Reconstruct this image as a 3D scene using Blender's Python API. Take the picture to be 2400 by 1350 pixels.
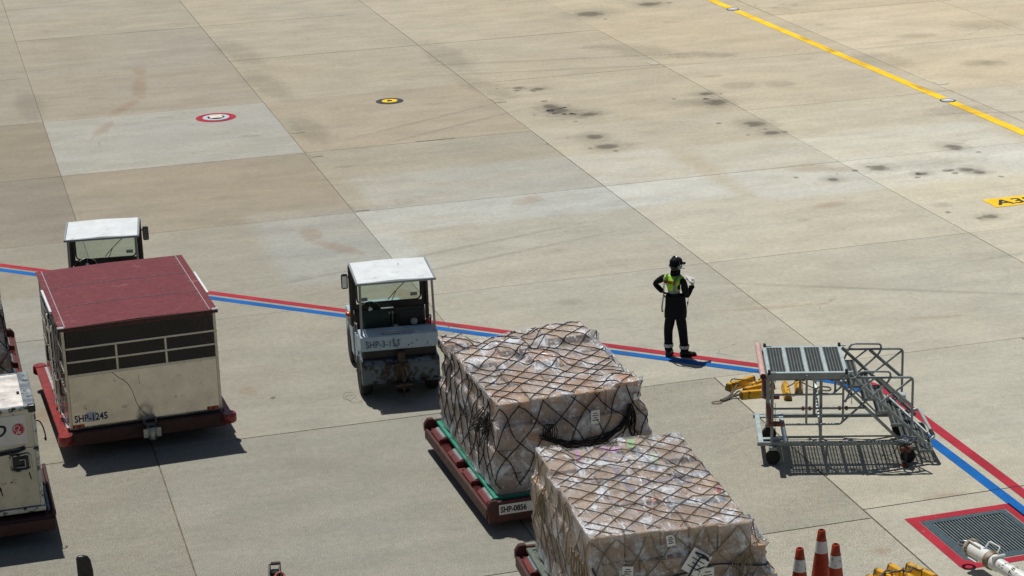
import bpy, bmesh, math, random
import numpy as np
from mathutils import Vector, Matrix, Euler
random.seed(7)
rng = np.random.default_rng(7)
R = math.radians
sc = bpy.context.scene
for o in list(bpy.data.objects): bpy.data.objects.remove(o)

# ------------------------------------------------------------------ camera, sky, sun, exposure
cd = bpy.data.cameras.new('camera'); cam = bpy.data.objects.new('camera', cd); sc.collection.objects.link(cam)
yaw, pitch, roll = R(15.32736), R(17.54195), R(-1.88062)
F = Vector((math.sin(yaw)*math.cos(pitch), math.cos(yaw)*math.cos(pitch), -math.sin(pitch)))
Rt = Vector((math.cos(yaw), -math.sin(yaw), 0)); Up = Rt.cross(F)
R2 = math.cos(roll)*Rt + math.sin(roll)*Up; U2 = -math.sin(roll)*Rt + math.cos(roll)*Up
M = Matrix.Identity(4)
for i in range(3): M[i][0], M[i][1], M[i][2] = R2[i], U2[i], -F[i]
M.translation = (0, 0, 12.15)
cam.matrix_world = M
cd.sensor_width = 36; cd.lens = 4986.09/2400*36; cd.clip_start = 0.5; cd.clip_end = 3000
sc.camera = cam

SUN = Vector((-0.08, 0.37, 1)).normalized()
w = bpy.data.worlds.new('World'); sc.world = w; w.use_nodes = True
nt = w.node_tree; bg = nt.nodes['Background']
sky = nt.nodes.new('ShaderNodeTexSky'); sky.sky_type = 'NISHITA'; sky.sun_disc = False
sky.sun_elevation = math.asin(SUN.z); sky.sun_rotation = math.atan2(SUN.x, SUN.y)
nt.links.new(sky.outputs[0], bg.inputs[0]); bg.inputs[1].default_value = 0.05
sd = bpy.data.lights.new('sun', 'SUN'); sd.energy = 4.6; sd.angle = R(0.5); sd.color = (1, 0.97, 0.92)
so = bpy.data.objects.new('sun', sd); sc.collection.objects.link(so)
so.rotation_euler = (-SUN).to_track_quat('-Z', 'Y').to_euler(); so.location = (0, 40, 60)
vs = sc.view_settings; vs.view_transform = 'Standard'; vs.look = 'None'; vs.exposure = -0.3; vs.gamma = 1; vs.use_curve_mapping = False

# ------------------------------------------------------------------ helpers
COL = sc.collection
def lin(r, g, b):
    f = lambda c: (c/255/12.92) if c/255 <= .04045 else ((c/255+.055)/1.055)**2.4
    return (f(r), f(g), f(b), 1)

class NT:
    def __init__(s, mat): s.t = mat.node_tree; s.n = s.t.nodes; s.l = s.t.links
    def node(s, typ, **kw):
        n = s.n.new(typ)
        for k, v in kw.items():
            if k.startswith('i_'): n.inputs[k[2:].replace('_', ' ')].default_value = v
            else: setattr(n, k, v)
        return n
    def link(s, a, b): s.l.new(a, b)
    def val(s, x, sock):
        if hasattr(x, 'is_linked') or isinstance(x, bpy.types.NodeSocket): s.l.new(x, sock)
        else: sock.default_value = x
    def math(s, op, a, b=0.0, c=None, clamp=False):
        n = s.n.new('ShaderNodeMath'); n.operation = op; n.use_clamp = clamp
        s.val(a, n.inputs[0]); s.val(b, n.inputs[1])
        if c is not None: s.val(c, n.inputs[2])
        return n.outputs[0]
    def noise(s, vec, scale, detail=3, rough=.55, dist=0):
        n = s.n.new('ShaderNodeTexNoise'); n.inputs['Scale'].default_value = scale; n.inputs['Detail'].default_value = detail
        n.inputs['Roughness'].default_value = rough; n.inputs['Distortion'].default_value = dist
        if vec is not None: s.l.new(vec, n.inputs['Vector'])
        return n.outputs['Fac']
    def ramp(s, x, a, b, lo=0.0, hi=1.0):
        n = s.n.new('ShaderNodeMapRange'); n.interpolation_type = 'SMOOTHSTEP'
        s.val(x, n.inputs[0]); n.inputs[1].default_value = a; n.inputs[2].default_value = b
        n.inputs[3].default_value = lo; n.inputs[4].default_value = hi
        return n.outputs[0]
    def mix(s, f, a, b, typ='MIX'):
        n = s.n.new('ShaderNodeMix'); n.data_type = 'RGBA'; n.blend_type = typ
        s.val(f, n.inputs[0]); s.val(a, n.inputs[6]); s.val(b, n.inputs[7])
        return n.outputs[2]
    def mapping(s, vec, scale=(1, 1, 1), rot=(0, 0, 0)):
        n = s.n.new('ShaderNodeMapping'); s.l.new(vec, n.inputs[0])
        n.inputs['Scale'].default_value = scale; n.inputs['Rotation'].default_value = rot
        return n.outputs[0]
    def bump(s, h, strength=.3, dist=.01):
        n = s.n.new('ShaderNodeBump'); n.inputs['Strength'].default_value = strength; n.inputs['Distance'].default_value = dist
        s.l.new(h, n.inputs['Height']); return n.outputs[0]

MATS = {}
def newmat(name):
    m = bpy.data.materials.new(name); m.use_nodes = True; MATS[name] = m
    return m, NT(m), m.node_tree.nodes['Principled BSDF']

def paint(name, col, rough=.5, metal=0, var=.12, scale=6, dirt=0, dirtcol=(60, 50, 40), dscale=9, bump=0, spec=.5, coat=0):
    """painted or plain surface with mottling, optional dirt patches"""
    m, t, b = newmat(name)
    co = t.node('ShaderNodeNewGeometry').outputs['Position']
    n1 = t.noise(co, scale, 4); v = t.ramp(n1, .3, .7, 1-var, 1+var)
    c = t.mix(1.0, lin(*col), v, 'MULTIPLY')
    if dirt:
        n2 = t.noise(co, dscale, 6, .7); d = t.ramp(n2, .64-dirt*.3, .70-dirt*.2)
        c = t.mix(d, c, lin(*dirtcol))
        b.inputs['Roughness'].default_value = rough
    t.link(c, b.inputs['Base Color'])
    rr = t.ramp(t.noise(co, scale*3, 3), .3, .7, max(.02, rough-.1), min(1, rough+.1)); t.link(rr, b.inputs['Roughness'])
    b.inputs['Metallic'].default_value = metal; b.inputs['Specular IOR Level'].default_value = spec
    if coat: b.inputs['Coat Weight'].default_value = coat
    if bump: t.link(t.bump(t.noise(co, scale*6, 4), bump, .01), b.inputs['Normal'])
    return m

class MB:
    def __init__(s): s.v = []; s.f = []; s.m = []
    def add(s, vs, fs, mi=0):
        k = len(s.v); s.v += [tuple(x) for x in vs]; s.f += [tuple(i+k for i in f) for f in fs]; s.m += [mi]*len(fs); return s
    def box(s, x0, x1, y0, y1, z0, z1, mi=0, mat=None):
        vs = [Vector(p) for p in ((x0,y0,z0),(x1,y0,z0),(x1,y1,z0),(x0,y1,z0),(x0,y0,z1),(x1,y0,z1),(x1,y1,z1),(x0,y1,z1))]
        if mat: vs = [mat @ q for q in vs]
        return s.add(vs, [(0,3,2,1),(4,5,6,7),(0,1,5,4),(1,2,6,5),(2,3,7,6),(3,0,4,7)], mi)
    def prism(s, poly, a, b, axis='y', mi=0):
        """poly of (u,v); axis y: (u, y, v); x: (x,u,v); z: (u,v,z)"""
        n = len(poly); P = {'y': lambda u,v,w:(u,w,v), 'x': lambda u,v,w:(w,u,v), 'z': lambda u,v,w:(u,v,w)}[axis]
        vs = [P(u,v,a) for u,v in poly] + [P(u,v,b) for u,v in poly]
        fs = [tuple(range(n))[::-1], tuple(range(n, 2*n))] + [(i,(i+1)%n,n+(i+1)%n,n+i) for i in range(n)]
        return s.add(vs, fs, mi)
    def tube(s, pts, r, n=8, closed=False, mi=0, r2=None, caps=True):
        pts = [Vector(p) for p in pts]; L = len(pts); rings = []; prev = None
        for i, p in enumerate(pts):
            if closed: t = pts[(i+1) % L] - pts[i-1]
            else: t = pts[min(i+1, L-1)] - pts[max(i-1, 0)]
            t = t.normalized() if t.length > 1e-9 else Vector((0,0,1))
            if prev is None: a = t.orthogonal().normalized()
            else:
                a = prev - t*prev.dot(t); a = a.normalized() if a.length > 1e-6 else t.orthogonal().normalized()
            prev = a; b = t.cross(a)
            rr = r if r2 is None else r + (r2-r)*i/(L-1)
            rings.append([p + rr*(math.cos(2*math.pi*k/n)*a + math.sin(2*math.pi*k/n)*b) for k in range(n)])
        vs = [q for rg in rings for q in rg]; fs = []
        for i in range(L if closed else L-1):
            j = (i+1) % L
            for k in range(n): fs.append((i*n+k, i*n+(k+1)%n, j*n+(k+1)%n, j*n+k))
        if not closed and caps: fs += [tuple(range(n))[::-1], tuple(range((L-1)*n, L*n))]
        return s.add(vs, fs, mi)
    def lathe(s, prof, n=20, c=(0,0,0), axis='z', mi=0, caps=True):
        """prof of (r, h) along axis"""
        P = {'z': lambda r,h,a:(c[0]+r*math.cos(a), c[1]+r*math.sin(a), c[2]+h),
             'x': lambda r,h,a:(c[0]+h, c[1]+r*math.cos(a), c[2]+r*math.sin(a)),
             'y': lambda r,h,a:(c[0]+r*math.sin(a), c[1]+h, c[2]+r*math.cos(a))}[axis]
        vs = [P(r,h,2*math.pi*k/n) for r,h in prof for k in range(n)]; fs = []
        for i in range(len(prof)-1):
            for k in range(n): fs.append((i*n+k, i*n+(k+1)%n, (i+1)*n+(k+1)%n, (i+1)*n+k))
        if caps: fs += [tuple(range(n))[::-1], tuple(range((len(prof)-1)*n, len(prof)*n))]
        return s.add(vs, fs, mi)
    def build(s, name, mats, parent=None, smooth=False, bevel=0, segs=1, loc=None, rot=None):
        me = bpy.data.meshes.new(name); me.from_pydata(s.v, [], s.f); me.update()
        if not isinstance(mats, (list, tuple)): mats = [mats]
        for mm in mats: me.materials.append(MATS[mm] if isinstance(mm, str) else mm)
        for p, mi in zip(me.polygons, s.m): p.material_index = mi; p.use_smooth = smooth
        o = bpy.data.objects.new(name, me); COL.objects.link(o)
        bm = bmesh.new(); bm.from_mesh(me); bmesh.ops.recalc_face_normals(bm, faces=bm.faces); bm.to_mesh(me); bm.free()
        if parent: o.parent = parent
        if loc is not None: o.location = loc
        if rot is not None: o.rotation_euler = rot
        if bevel:
            md = o.modifiers.new('bevel', 'BEVEL'); md.width = bevel; md.segments = segs; md.limit_method = 'ANGLE'; md.angle_limit = R(40)
        elif smooth:
            try: me.set_sharp_from_angle(angle=R(45))
            except Exception: pass
        return o

def thing(name, label, cat, loc=(0,0,0), rz=0, group=None):
    o = bpy.data.objects.new(name, None); COL.objects.link(o); o.location = loc; o.rotation_euler = (0,0,rz); o.empty_display_size = .2
    return tag(o, label, cat, group)
def tag(o, label=None, cat=None, group=None, kind=None):
    if label: o['label'] = label
    if cat: o['category'] = cat
    if group: o['group'] = group
    if kind: o['kind'] = kind
    return o
def text(name, body, size, mat, parent, loc, rot, extrude=.0015, align='LEFT', sx=1.0, shear=0, bold=0):
    cu = bpy.data.curves.new(name, 'FONT'); cu.body = body; cu.size = size; cu.extrude = extrude; cu.align_x = align; cu.shear = shear
    cu.offset = bold; cu.resolution_u = 3
    t = bpy.data.objects.new('tmp', cu); COL.objects.link(t)
    bpy.context.view_layer.update()
    me = bpy.data.meshes.new_from_object(t.evaluated_get(bpy.context.evaluated_depsgraph_get()))
    bpy.data.objects.remove(t)
    me.materials.clear(); me.materials.append(MATS[mat])
    o = bpy.data.objects.new(name, me); COL.objects.link(o); o.parent = parent; o.location = loc; o.rotation_euler = rot; o.scale = (sx,1,1)
    return o
def arc(c, r, a0, a1, n, plane='xz', y=0):
    out = []
    for i in range(n+1):
        a = R(a0 + (a1-a0)*i/n); u, v = c[0]+r*math.cos(a), c[1]+r*math.sin(a)
        out.append({'xz': (u,y,v), 'xy': (u,v,y), 'yz': (y,u,v)}[plane])
    return out
def rounded(pts, r=.05, n=4):
    """polyline with its inner corners rounded"""
    P = [Vector(p) for p in pts]; out = [P[0]]
    for i in range(1, len(P)-1):
        a, b, c = P[i-1], P[i], P[i+1]; d1 = (a-b); d2 = (c-b); q = min(r, d1.length*.45, d2.length*.45)
        s, e = b+d1.normalized()*q, b+d2.normalized()*q
        for k in range(n+1):
            u = k/n; out.append((1-u)**2*s + 2*u*(1-u)*b + u*u*e)
    return out + [P[-1]]
def spline(pts, n=6):
    P = [Vector(p) for p in pts]; out = []
    for i in range(len(P)-1):
        p0, p1, p2, p3 = P[max(i-1,0)], P[i], P[i+1], P[min(i+2,len(P)-1)]
        for k in range(n):
            t = k/n; out.append(.5*((2*p1)+(p2-p0)*t+(2*p0-5*p1+4*p2-p3)*t*t+(3*p1-p0-3*p2+p3)*t**3))
    return out + [P[-1]]

# ------------------------------------------------------------------ materials
def concrete():
    m, t, b = newmat('concrete')
    pos = t.node('ShaderNodeNewGeometry').outputs['Position']
    at = t.node('ShaderNodeAttribute', attribute_type='OBJECT', attribute_name='tint')
    big = t.noise(pos, .12, 4, .6); mid = t.noise(t.mapping(pos, (.55, .9, 1)), 1.1, 5, .65)
    fine = t.noise(pos, 58, 3, .8); grit = t.noise(pos, 9, 2, .6)
    streak = t.noise(t.mapping(pos, (.5, 2.6, 1), (0, 0, .12)), .8, 4, .6)
    c = t.mix(1.0, lin(171, 169, 158), at.outputs['Color'], 'MULTIPLY')
    c = t.mix(t.ramp(big, .38, .66), c, t.mix(1.0, c, (1.03, 1.0, .95, 1), 'MULTIPLY'))
    for n, a in ((mid, .09), (streak, .05), (grit, .07)):
        c = t.mix(1.0, c, t.ramp(n, .25, .75, 1-a, 1+a), 'MULTIPLY')
    # exposed aggregate: strength from the slab's own property
    ag = t.node('ShaderNodeAttribute', attribute_type='OBJECT', attribute_name='grit').outputs['Fac']
    g = t.ramp(fine, .30, .70, -1, 1)
    c = t.mix(1.0, c, t.math('ADD', 1.0, t.math('MULTIPLY', g, t.math('ADD', .26, t.math('MULTIPLY', ag, .30)))), 'MULTIPLY')
    # window-glass reflection painted into the slab colour as pale bluish blocks
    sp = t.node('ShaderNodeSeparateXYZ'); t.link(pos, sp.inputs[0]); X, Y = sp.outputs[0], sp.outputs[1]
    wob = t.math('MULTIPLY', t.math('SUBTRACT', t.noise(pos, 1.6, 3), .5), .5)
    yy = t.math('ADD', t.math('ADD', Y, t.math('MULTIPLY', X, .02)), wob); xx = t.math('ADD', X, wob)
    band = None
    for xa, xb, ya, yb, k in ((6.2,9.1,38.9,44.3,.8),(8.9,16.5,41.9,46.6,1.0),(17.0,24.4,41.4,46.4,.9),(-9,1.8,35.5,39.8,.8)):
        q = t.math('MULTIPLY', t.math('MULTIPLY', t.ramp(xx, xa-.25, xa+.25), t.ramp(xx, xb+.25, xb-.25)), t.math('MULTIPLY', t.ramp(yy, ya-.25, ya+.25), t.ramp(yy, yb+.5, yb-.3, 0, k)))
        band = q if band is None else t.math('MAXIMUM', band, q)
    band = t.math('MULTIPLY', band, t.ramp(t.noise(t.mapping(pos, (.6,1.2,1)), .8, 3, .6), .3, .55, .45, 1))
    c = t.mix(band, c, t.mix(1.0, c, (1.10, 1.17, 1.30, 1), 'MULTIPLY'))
    # grime gathered along the slab joints and corners
    gr = t.ramp(t.noise(pos, .9, 5, .7), .52, .72)
    spk = t.ramp(t.noise(pos, 3.2, 3, .8), .70, .76, 0, .45)
    c = t.mix(t.math('MULTIPLY', gr, .16), c, lin(110, 105, 95))
    c = t.mix(t.math('MULTIPLY', spk, .5), c, lin(95, 88, 78))
    vor = t.n.new('ShaderNodeTexVoronoi'); vor.feature = 'DISTANCE_TO_EDGE'; vor.inputs['Scale'].default_value = .32
    wv = t.n.new('ShaderNodeVectorMath'); wv.operation = 'ADD'; t.link(pos, wv.inputs[0]); nz = t.n.new('ShaderNodeTexNoise'); nz.inputs['Scale'].default_value = 1.1; nz.inputs['Detail'].default_value = 5; t.link(pos, nz.inputs['Vector']); t.link(nz.outputs['Color'], wv.inputs[1]); t.link(wv.outputs[0], vor.inputs['Vector'])
    crack = t.math('MULTIPLY', t.ramp(vor.outputs['Distance'], .006, .001), t.ramp(t.noise(pos, .22, 2), .60, .66, 0, .35))
    c = t.mix(crack, c, lin(88, 80, 70))
    t.link(c, b.inputs['Base Color']); b.inputs['Roughness'].default_value = .85; b.inputs['Specular IOR Level'].default_value = .25
    t.link(t.bump(fine, .25, .006), b.inputs['Normal'])
concrete()

def ground_mat():
    m, t, b = newmat('subgrade')
    pos = t.node('ShaderNodeNewGeometry').outputs['Position']
    sp = t.node('ShaderNodeSeparateXYZ'); t.link(pos, sp.inputs[0]); X, Y = sp.outputs[0], sp.outputs[1]
    far = t.math('MAXIMUM', t.math('GREATER_THAN', t.math('ABSOLUTE', t.math('SUBTRACT', X, 17)), 32.5), t.math('GREATER_THAN', t.math('ABSOLUTE', t.math('SUBTRACT', Y, 50)), 42))
    c = t.mix(far, lin(70, 60, 48), lin(178, 168, 150))
    t.link(t.mix(1.0, c, t.ramp(t.noise(pos, .4, 5), .3, .7, .85, 1.12), 'MULTIPLY'), b.inputs['Base Color']); b.inputs['Roughness'].default_value = .9
ground_mat()

def line_paint(name, col, wear=.25):
    m, t, b = newmat(name)
    pos = t.node('ShaderNodeNewGeometry').outputs['Position']
    n = t.noise(pos, 5, 6, .75); n2 = t.noise(pos, 30, 2)
    c = t.mix(1.0, lin(*col), t.ramp(t.noise(pos, 1.5, 4), .3, .7, .85, 1.12), 'MULTIPLY')
    b.inputs['Specular IOR Level'].default_value = .2
    c = t.mix(1.0, c, t.ramp(n2, .3, .7, .92, 1.08), 'MULTIPLY')
    c = t.mix(t.ramp(n, .72-wear*.25, .80-wear*.2, 0, .55), c, lin(78, 66, 62))
    c = t.mix(t.ramp(t.noise(t.mapping(pos, (1.2, .35, 1)), 1.1, 3), .62, .70, 0, wear*.7), c, lin(70, 62, 62))
    c = t.mix(t.ramp(t.noise(pos, 13, 3, .8), .66, .70, 0, wear), c, lin(160, 154, 142))
    t.link(c, b.inputs['Base Color']); b.inputs['Roughness'].default_value = .65
line_paint('paint_red', (166, 40, 56), .5); line_paint('paint_blue', (0, 94, 168), .36); line_paint('paint_yellow', (255, 206, 36), .3)
line_paint('paint_black', (62, 66, 66), 0); line_paint('paint_white', (225, 225, 220), .3)

def stain_mat(name, col, strength):
    m, t, b = newmat(name)
    uv = t.node('ShaderNodeUVMap').outputs[0]; pos = t.node('ShaderNodeNewGeometry').outputs['Position']
    ln = t.node('ShaderNodeVectorMath', operation='LENGTH'); t.link(uv, ln.inputs[0]); r = ln.outputs['Value']
    e = t.math('ADD', r, t.math('MULTIPLY', t.math('SUBTRACT', t.noise(pos, 5, 5, .7), .5), 1.1))
    a = t.ramp(e, .9, .35, 0, strength)
    b.inputs['Base Color'].default_value = lin(*col); b.inputs['Roughness'].default_value = .8
    t.link(a, b.inputs['Alpha'])
stain_mat('oil', (80, 72, 65), .4); stain_mat('rust_stain', (172, 122, 64), .15); stain_mat('smudge', (104, 98, 88), .13); stain_mat('pale_stain', (206, 206, 200), .7)

paint('joint_sand', (112, 101, 84), .95, var=.35, scale=3)
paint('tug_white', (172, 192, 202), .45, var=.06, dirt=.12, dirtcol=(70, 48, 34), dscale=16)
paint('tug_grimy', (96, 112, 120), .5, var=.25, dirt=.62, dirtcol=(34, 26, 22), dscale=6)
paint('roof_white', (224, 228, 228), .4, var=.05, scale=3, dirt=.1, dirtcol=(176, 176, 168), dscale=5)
paint('gutter_grey', (150, 156, 158), .4, var=.05)
paint('cab_brown', (62, 55, 48), .6, var=.15)
paint('post_grey', (150, 152, 150), .4, metal=.3, var=.1)
paint('black_vinyl', (20, 22, 22), .55); paint('green_vinyl', (9, 42, 32), .6); paint('black_metal', (16, 17, 18), .45)
paint('rubber', (22, 22, 22), .8, bump=.2); paint('black_plastic', (14, 16, 18), .35)
paint('hitch_dark', (40, 38, 36), .6, var=.3, scale=14)
paint('hitch_yellow', (88, 66, 18), .5, dirt=.9, dirtcol=(40, 28, 18), dscale=14)
paint('rusty_steel', (66, 48, 36), .7, var=.3, scale=14)
paint('red_gloss', (150, 20, 22), .35); paint('amber', (200, 90, 20), .25); paint('paper', (232, 232, 228), .7, var=.03)
paint('sticker', (150, 160, 160), .6); paint('worn_ink', (64, 72, 78), .7, var=.2); paint('stencil_ink', (30, 34, 40), .7, var=.1); paint('blue_ink', (28, 44, 92), .6); paint('bucket_grey', (150, 150, 145), .5)
paint('cage_red', (114, 50, 52), .45, var=.07, scale=5, spec=.35, dirt=.10, dirtcol=(140, 84, 80), dscale=3); paint('chassis_red', (138, 42, 36), .4, var=.15, coat=.2); paint('chassis_dark', (62, 28, 24), .55, var=.2, dirt=.3, dirtcol=(50, 30, 26))
paint('dolly_red', (112, 46, 42), .5, var=.15, dirt=.35, dirtcol=(70, 40, 32)); paint('dolly_dark', (70, 32, 28), .6, var=.2)
paint('seam_silver', (190, 184, 184), .4, metal=.5, var=.05); paint('frame_alu', (196, 190, 176), .35, metal=.7, var=.08)
paint('chrome', (220, 222, 224), .12, metal=1, var=.03); paint('steel_grey', (120, 126, 126), .4, metal=.6, var=.15, scale=10); paint('bolt_steel', (140, 146, 148), .35, metal=.8)
paint('roller_grey', (168, 172, 170), .35, metal=.55, var=.06); paint('pallet_green', (44, 138, 112), .45, var=.12, dirt=.2, dirtcol=(60, 90, 80)); paint('pallet_grey', (116, 126, 116), .4, metal=.5, var=.1)
paint('stair_grey', (176, 190, 190), .45, metal=.25, var=.08); paint('tube_grey', (138, 146, 146), .45, metal=.3, var=.1); paint('tread_dark', (62, 66, 64), .6, metal=.3, var=.35, scale=22, bump=.4)
paint('tread_edge', (122, 130, 128), .45, metal=.4, var=.1); paint('pink_tube', (196, 160, 152), .7, var=.15, scale=14); paint('clamp_brown', (118, 66, 56), .6, var=.2)
paint('jack_orange', (104, 54, 26), .6, var=.3, dirt=.5, dirtcol=(50, 30, 20))
paint('chock_yellow', (214, 160, 20), .5, var=.1, dirt=.42, dirtcol=(96, 76, 44), dscale=12); paint('chock_end', (122, 94, 44), .7, var=.25, scale=12); paint('rope_tan', (120, 106, 84), .9, scale=60, var=.2); paint('rope_grey', (96, 92, 84), .9, scale=60, var=.25)
paint('cone_orange', (160, 52, 18), .55, var=.12, dirt=.3, dirtcol=(110, 44, 24)); paint('cone_white', (212, 214, 214), .5, var=.06, dirt=.25, dirtcol=(140, 136, 130))
paint('towbar_white', (226, 226, 220), .4, var=.04, dirt=.22, dirtcol=(140, 116, 84)); paint('towbar_dirty', (176, 168, 150), .5, var=.15, dirt=.7, dirtcol=(104, 80, 48)); paint('blue_mark', (50, 110, 170), .5)
paint('grate_blue', (72, 88, 96), .5, metal=.3, var=.1); paint('grate_bar', (128, 140, 140), .45, metal=.5, var=.1); paint('pit_black', (12, 14, 14), .9)
paint('navy_cloth', (18, 21, 28), .85, var=.12, scale=18, spec=.2); paint('cap_navy', (14, 17, 24), .8, var=.06, spec=.2); paint('skin', (150, 108, 84), .55); paint('glove_white', (226, 224, 216), .8, var=.03); paint('boot_black', (16, 15, 15), .5)
paint('ear_grey', (140, 160, 148), .4); paint('reflect_grey', (172, 174, 172), .45); paint('cord_black', (24, 24, 24), .6); paint('vest_ink', (136, 34, 20), .7)
paint('lamp_pale', (236, 228, 204), .3); paint('plate_grey', (186, 196, 204), .5, var=.05)
paint('tape_pink', (196, 146, 182), .4); paint('tape_green', (164, 200, 138), .4); paint('tape_violet', (142, 128, 148), .4); paint('tape_red', (196, 60, 60), .4); paint('mark_orange', (222, 110, 40), .6); paint('tape_dark', (104, 104, 108), .35)
paint('net_black', (22, 20, 20), .8); paint('net_tan', (84, 72, 56), .85, var=.25, scale=20); paint('net_cream', (136, 122, 98), .85, var=.2, scale=20); paint('strap_blue', (26, 44, 66), .7)
paint('sign_white', (212, 210, 206), .5, var=.05); paint('logo_red', (182, 26, 42), .5)

def alu_mat(name, base, rough, dark, amt):
    m, t, b = newmat(name)
    pos = t.node('ShaderNodeNewGeometry').outputs['Position']
    c = t.mix(t.ramp(t.noise(pos, 2.2, 5, .65), .35, .7, 0, .5), lin(*base), lin(*[int(v*.82) for v in base]))
    sm = t.ramp(t.noise(pos, 7, 7, .75), .66-amt*.25, .72-amt*.2)
    c = t.mix(sm, c, lin(*dark)); t.link(c, b.inputs['Base Color'])
    t.link(t.math('ADD', t.ramp(t.noise(pos, 5, 4), .3, .7, rough-.07, rough+.1), t.math('MULTIPLY', sm, .3)), b.inputs['Roughness'])
    t.link(t.math('SUBTRACT', .9, t.math('MULTIPLY', sm, .8)), b.inputs['Metallic'])
    t.link(t.bump(t.noise(pos, 2.5, 3), .12, .02), b.inputs['Normal'])
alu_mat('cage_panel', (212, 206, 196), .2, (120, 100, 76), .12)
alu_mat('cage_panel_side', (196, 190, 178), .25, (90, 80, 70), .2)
alu_mat('container_alu', (176, 174, 167), .32, (48, 44, 40), .26)
alu_mat('container_top', (222, 216, 208), .5, (130, 120, 110), .22)
alu_mat('container_edge', (180, 186, 186), .35, (36, 36, 36), .6)

def glass_mat(name, tint, gloss=.08, rough=.02):
    m, t, b = newmat(name); t.n.remove(b); out = t.n['Material Output']
    tr = t.node('ShaderNodeBsdfTransparent'); tr.inputs[0].default_value = tint
    gl = t.node('ShaderNodeBsdfGlossy'); gl.inputs['Roughness'].default_value = rough; gl.inputs[0].default_value = (.9,.95,1,1)
    lw = t.node('ShaderNodeLayerWeight'); lw.inputs[0].default_value = .25
    mx = t.node('ShaderNodeMixShader'); t.link(t.math('ADD', t.math('MULTIPLY', lw.outputs['Fresnel'], .5), gloss*.3), mx.inputs[0])
    t.link(tr.outputs[0], mx.inputs[1]); t.link(gl.outputs[0], mx.inputs[2]); t.link(mx.outputs[0], out.inputs[0])
glass_mat('windscreen', (.80, .86, .82, 1)); glass_mat('smoked_panel', (.36, .26, .25, 1), .08, .08)
m, t, b = newmat('mirror_glass'); b.inputs['Base Color'].default_value = (.5,.55,.58,1); b.inputs['Metallic'].default_value = 1; b.inputs['Roughness'].default_value = .05

def film_mat():
    m, t, b = newmat('stretch_film'); t.n.remove(b); out = t.n['Material Output']
    pos = t.node('ShaderNodeTexCoord').outputs['Object']
    w1 = t.noise(t.mapping(pos, (1, .35, 1.6), (.3, .2, .6)), 12, 5, .65, 1.2)
    w2 = t.noise(t.mapping(pos, (.5, 1.6, .5), (.1, .5, -.5)), 15, 4, .6, .8)
    h = t.math('ADD', w1, t.math('MULTIPLY', w2, .6))
    nm = t.bump(h, 1.0, .06)
    tr = t.node('ShaderNodeBsdfTransparent'); tr.inputs[0].default_value = (.97, .97, .975, 1)
    gl = t.node('ShaderNodeBsdfGlossy'); gl.inputs['Roughness'].default_value = .19; gl.inputs[0].default_value = (1,1,1,1); t.link(nm, gl.inputs['Normal'])
    df = t.node('ShaderNodeBsdfDiffuse'); df.inputs[0].default_value = (.84, .88, .93, 1)
    fr = t.node('ShaderNodeFresnel'); fr.inputs[0].default_value = 1.5; t.link(nm, fr.inputs['Normal'])
    m1 = t.node('ShaderNodeMixShader'); milk_sheen = t.ramp(t.noise(t.mapping(pos, (1, .6, 1)), 3.4, 6, .72, .4), .45, .69, .06, .80)  # milky film, with sky reflections and glints painted in as pale diffuse patches
    strk = t.ramp(t.noise(t.mapping(pos, (2.6, .4, 1.2), (.5, .2, .7)), 9, 4, .7, .3), .55, .66, 0, .6); milk_sheen = t.math('MAXIMUM', milk_sheen, strk); t.link(milk_sheen, m1.inputs[0])
    t.link(tr.outputs[0], m1.inputs[1]); t.link(df.outputs[0], m1.inputs[2])
    m2 = t.node('ShaderNodeMixShader'); t.link(t.math('ADD', t.math('MINIMUM', t.math('MULTIPLY', fr.outputs[0], .5), .25), .09), m2.inputs[0])
    t.link(m1.outputs[0], m2.inputs[1]); t.link(gl.outputs[0], m2.inputs[2]); t.link(m2.outputs[0], out.inputs[0])
film_mat()
def carton_mat():
    m, t, b = newmat('carton')
    tc = t.node('ShaderNodeTexCoord'); ob = tc.outputs['Object']; pos = t.node('ShaderNodeNewGeometry').outputs['Position']
    at = t.node('ShaderNodeAttribute', attribute_type='OBJECT', attribute_name='tint').outputs['Color']
    sp = t.node('ShaderNodeSeparateXYZ'); t.link(ob, sp.inputs[0])
    c = t.mix(1.0, lin(188, 164, 138), at, 'MULTIPLY')
    c = t.mix(1.0, c, t.ramp(t.noise(pos, 4, 5), .3, .7, .86, 1.1), 'MULTIPLY')
    c = t.mix(1.0, c, t.ramp(t.noise(t.mapping(pos, (1, 1, 30)), 6, 3), .3, .7, .95, 1.05), 'MULTIPLY')
    tape = t.math('LESS_THAN', t.math('ABSOLUTE', sp.outputs[1]), .05)
    c = t.mix(t.math('MULTIPLY', tape, .6), c, lin(150, 108, 66))
    t.link(c, b.inputs['Base Color']); t.link(t.math('SUBTRACT', .8, t.math('MULTIPLY', tape, .45)), b.inputs['Roughness'])
carton_mat()
def vest_mat():
    m, t, b = newmat('vest')
    ob = t.node('ShaderNodeTexCoord').outputs['Object']; at = t.node('ShaderNodeVertexColor', layer_name='stripe').outputs['Color']
    sp = t.node('ShaderNodeSeparateColor'); t.link(at, sp.inputs[0])
    c = t.mix(t.math('GREATER_THAN', sp.outputs[0], .5), lin(158, 220, 32), lin(128, 132, 128))
    t.link(t.mix(1.0, c, t.ramp(t.noise(ob, 14, 3), .3, .7, .85, 1.1), 'MULTIPLY'), b.inputs['Base Color']); b.inputs['Roughness'].default_value = .6
vest_mat()

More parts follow.
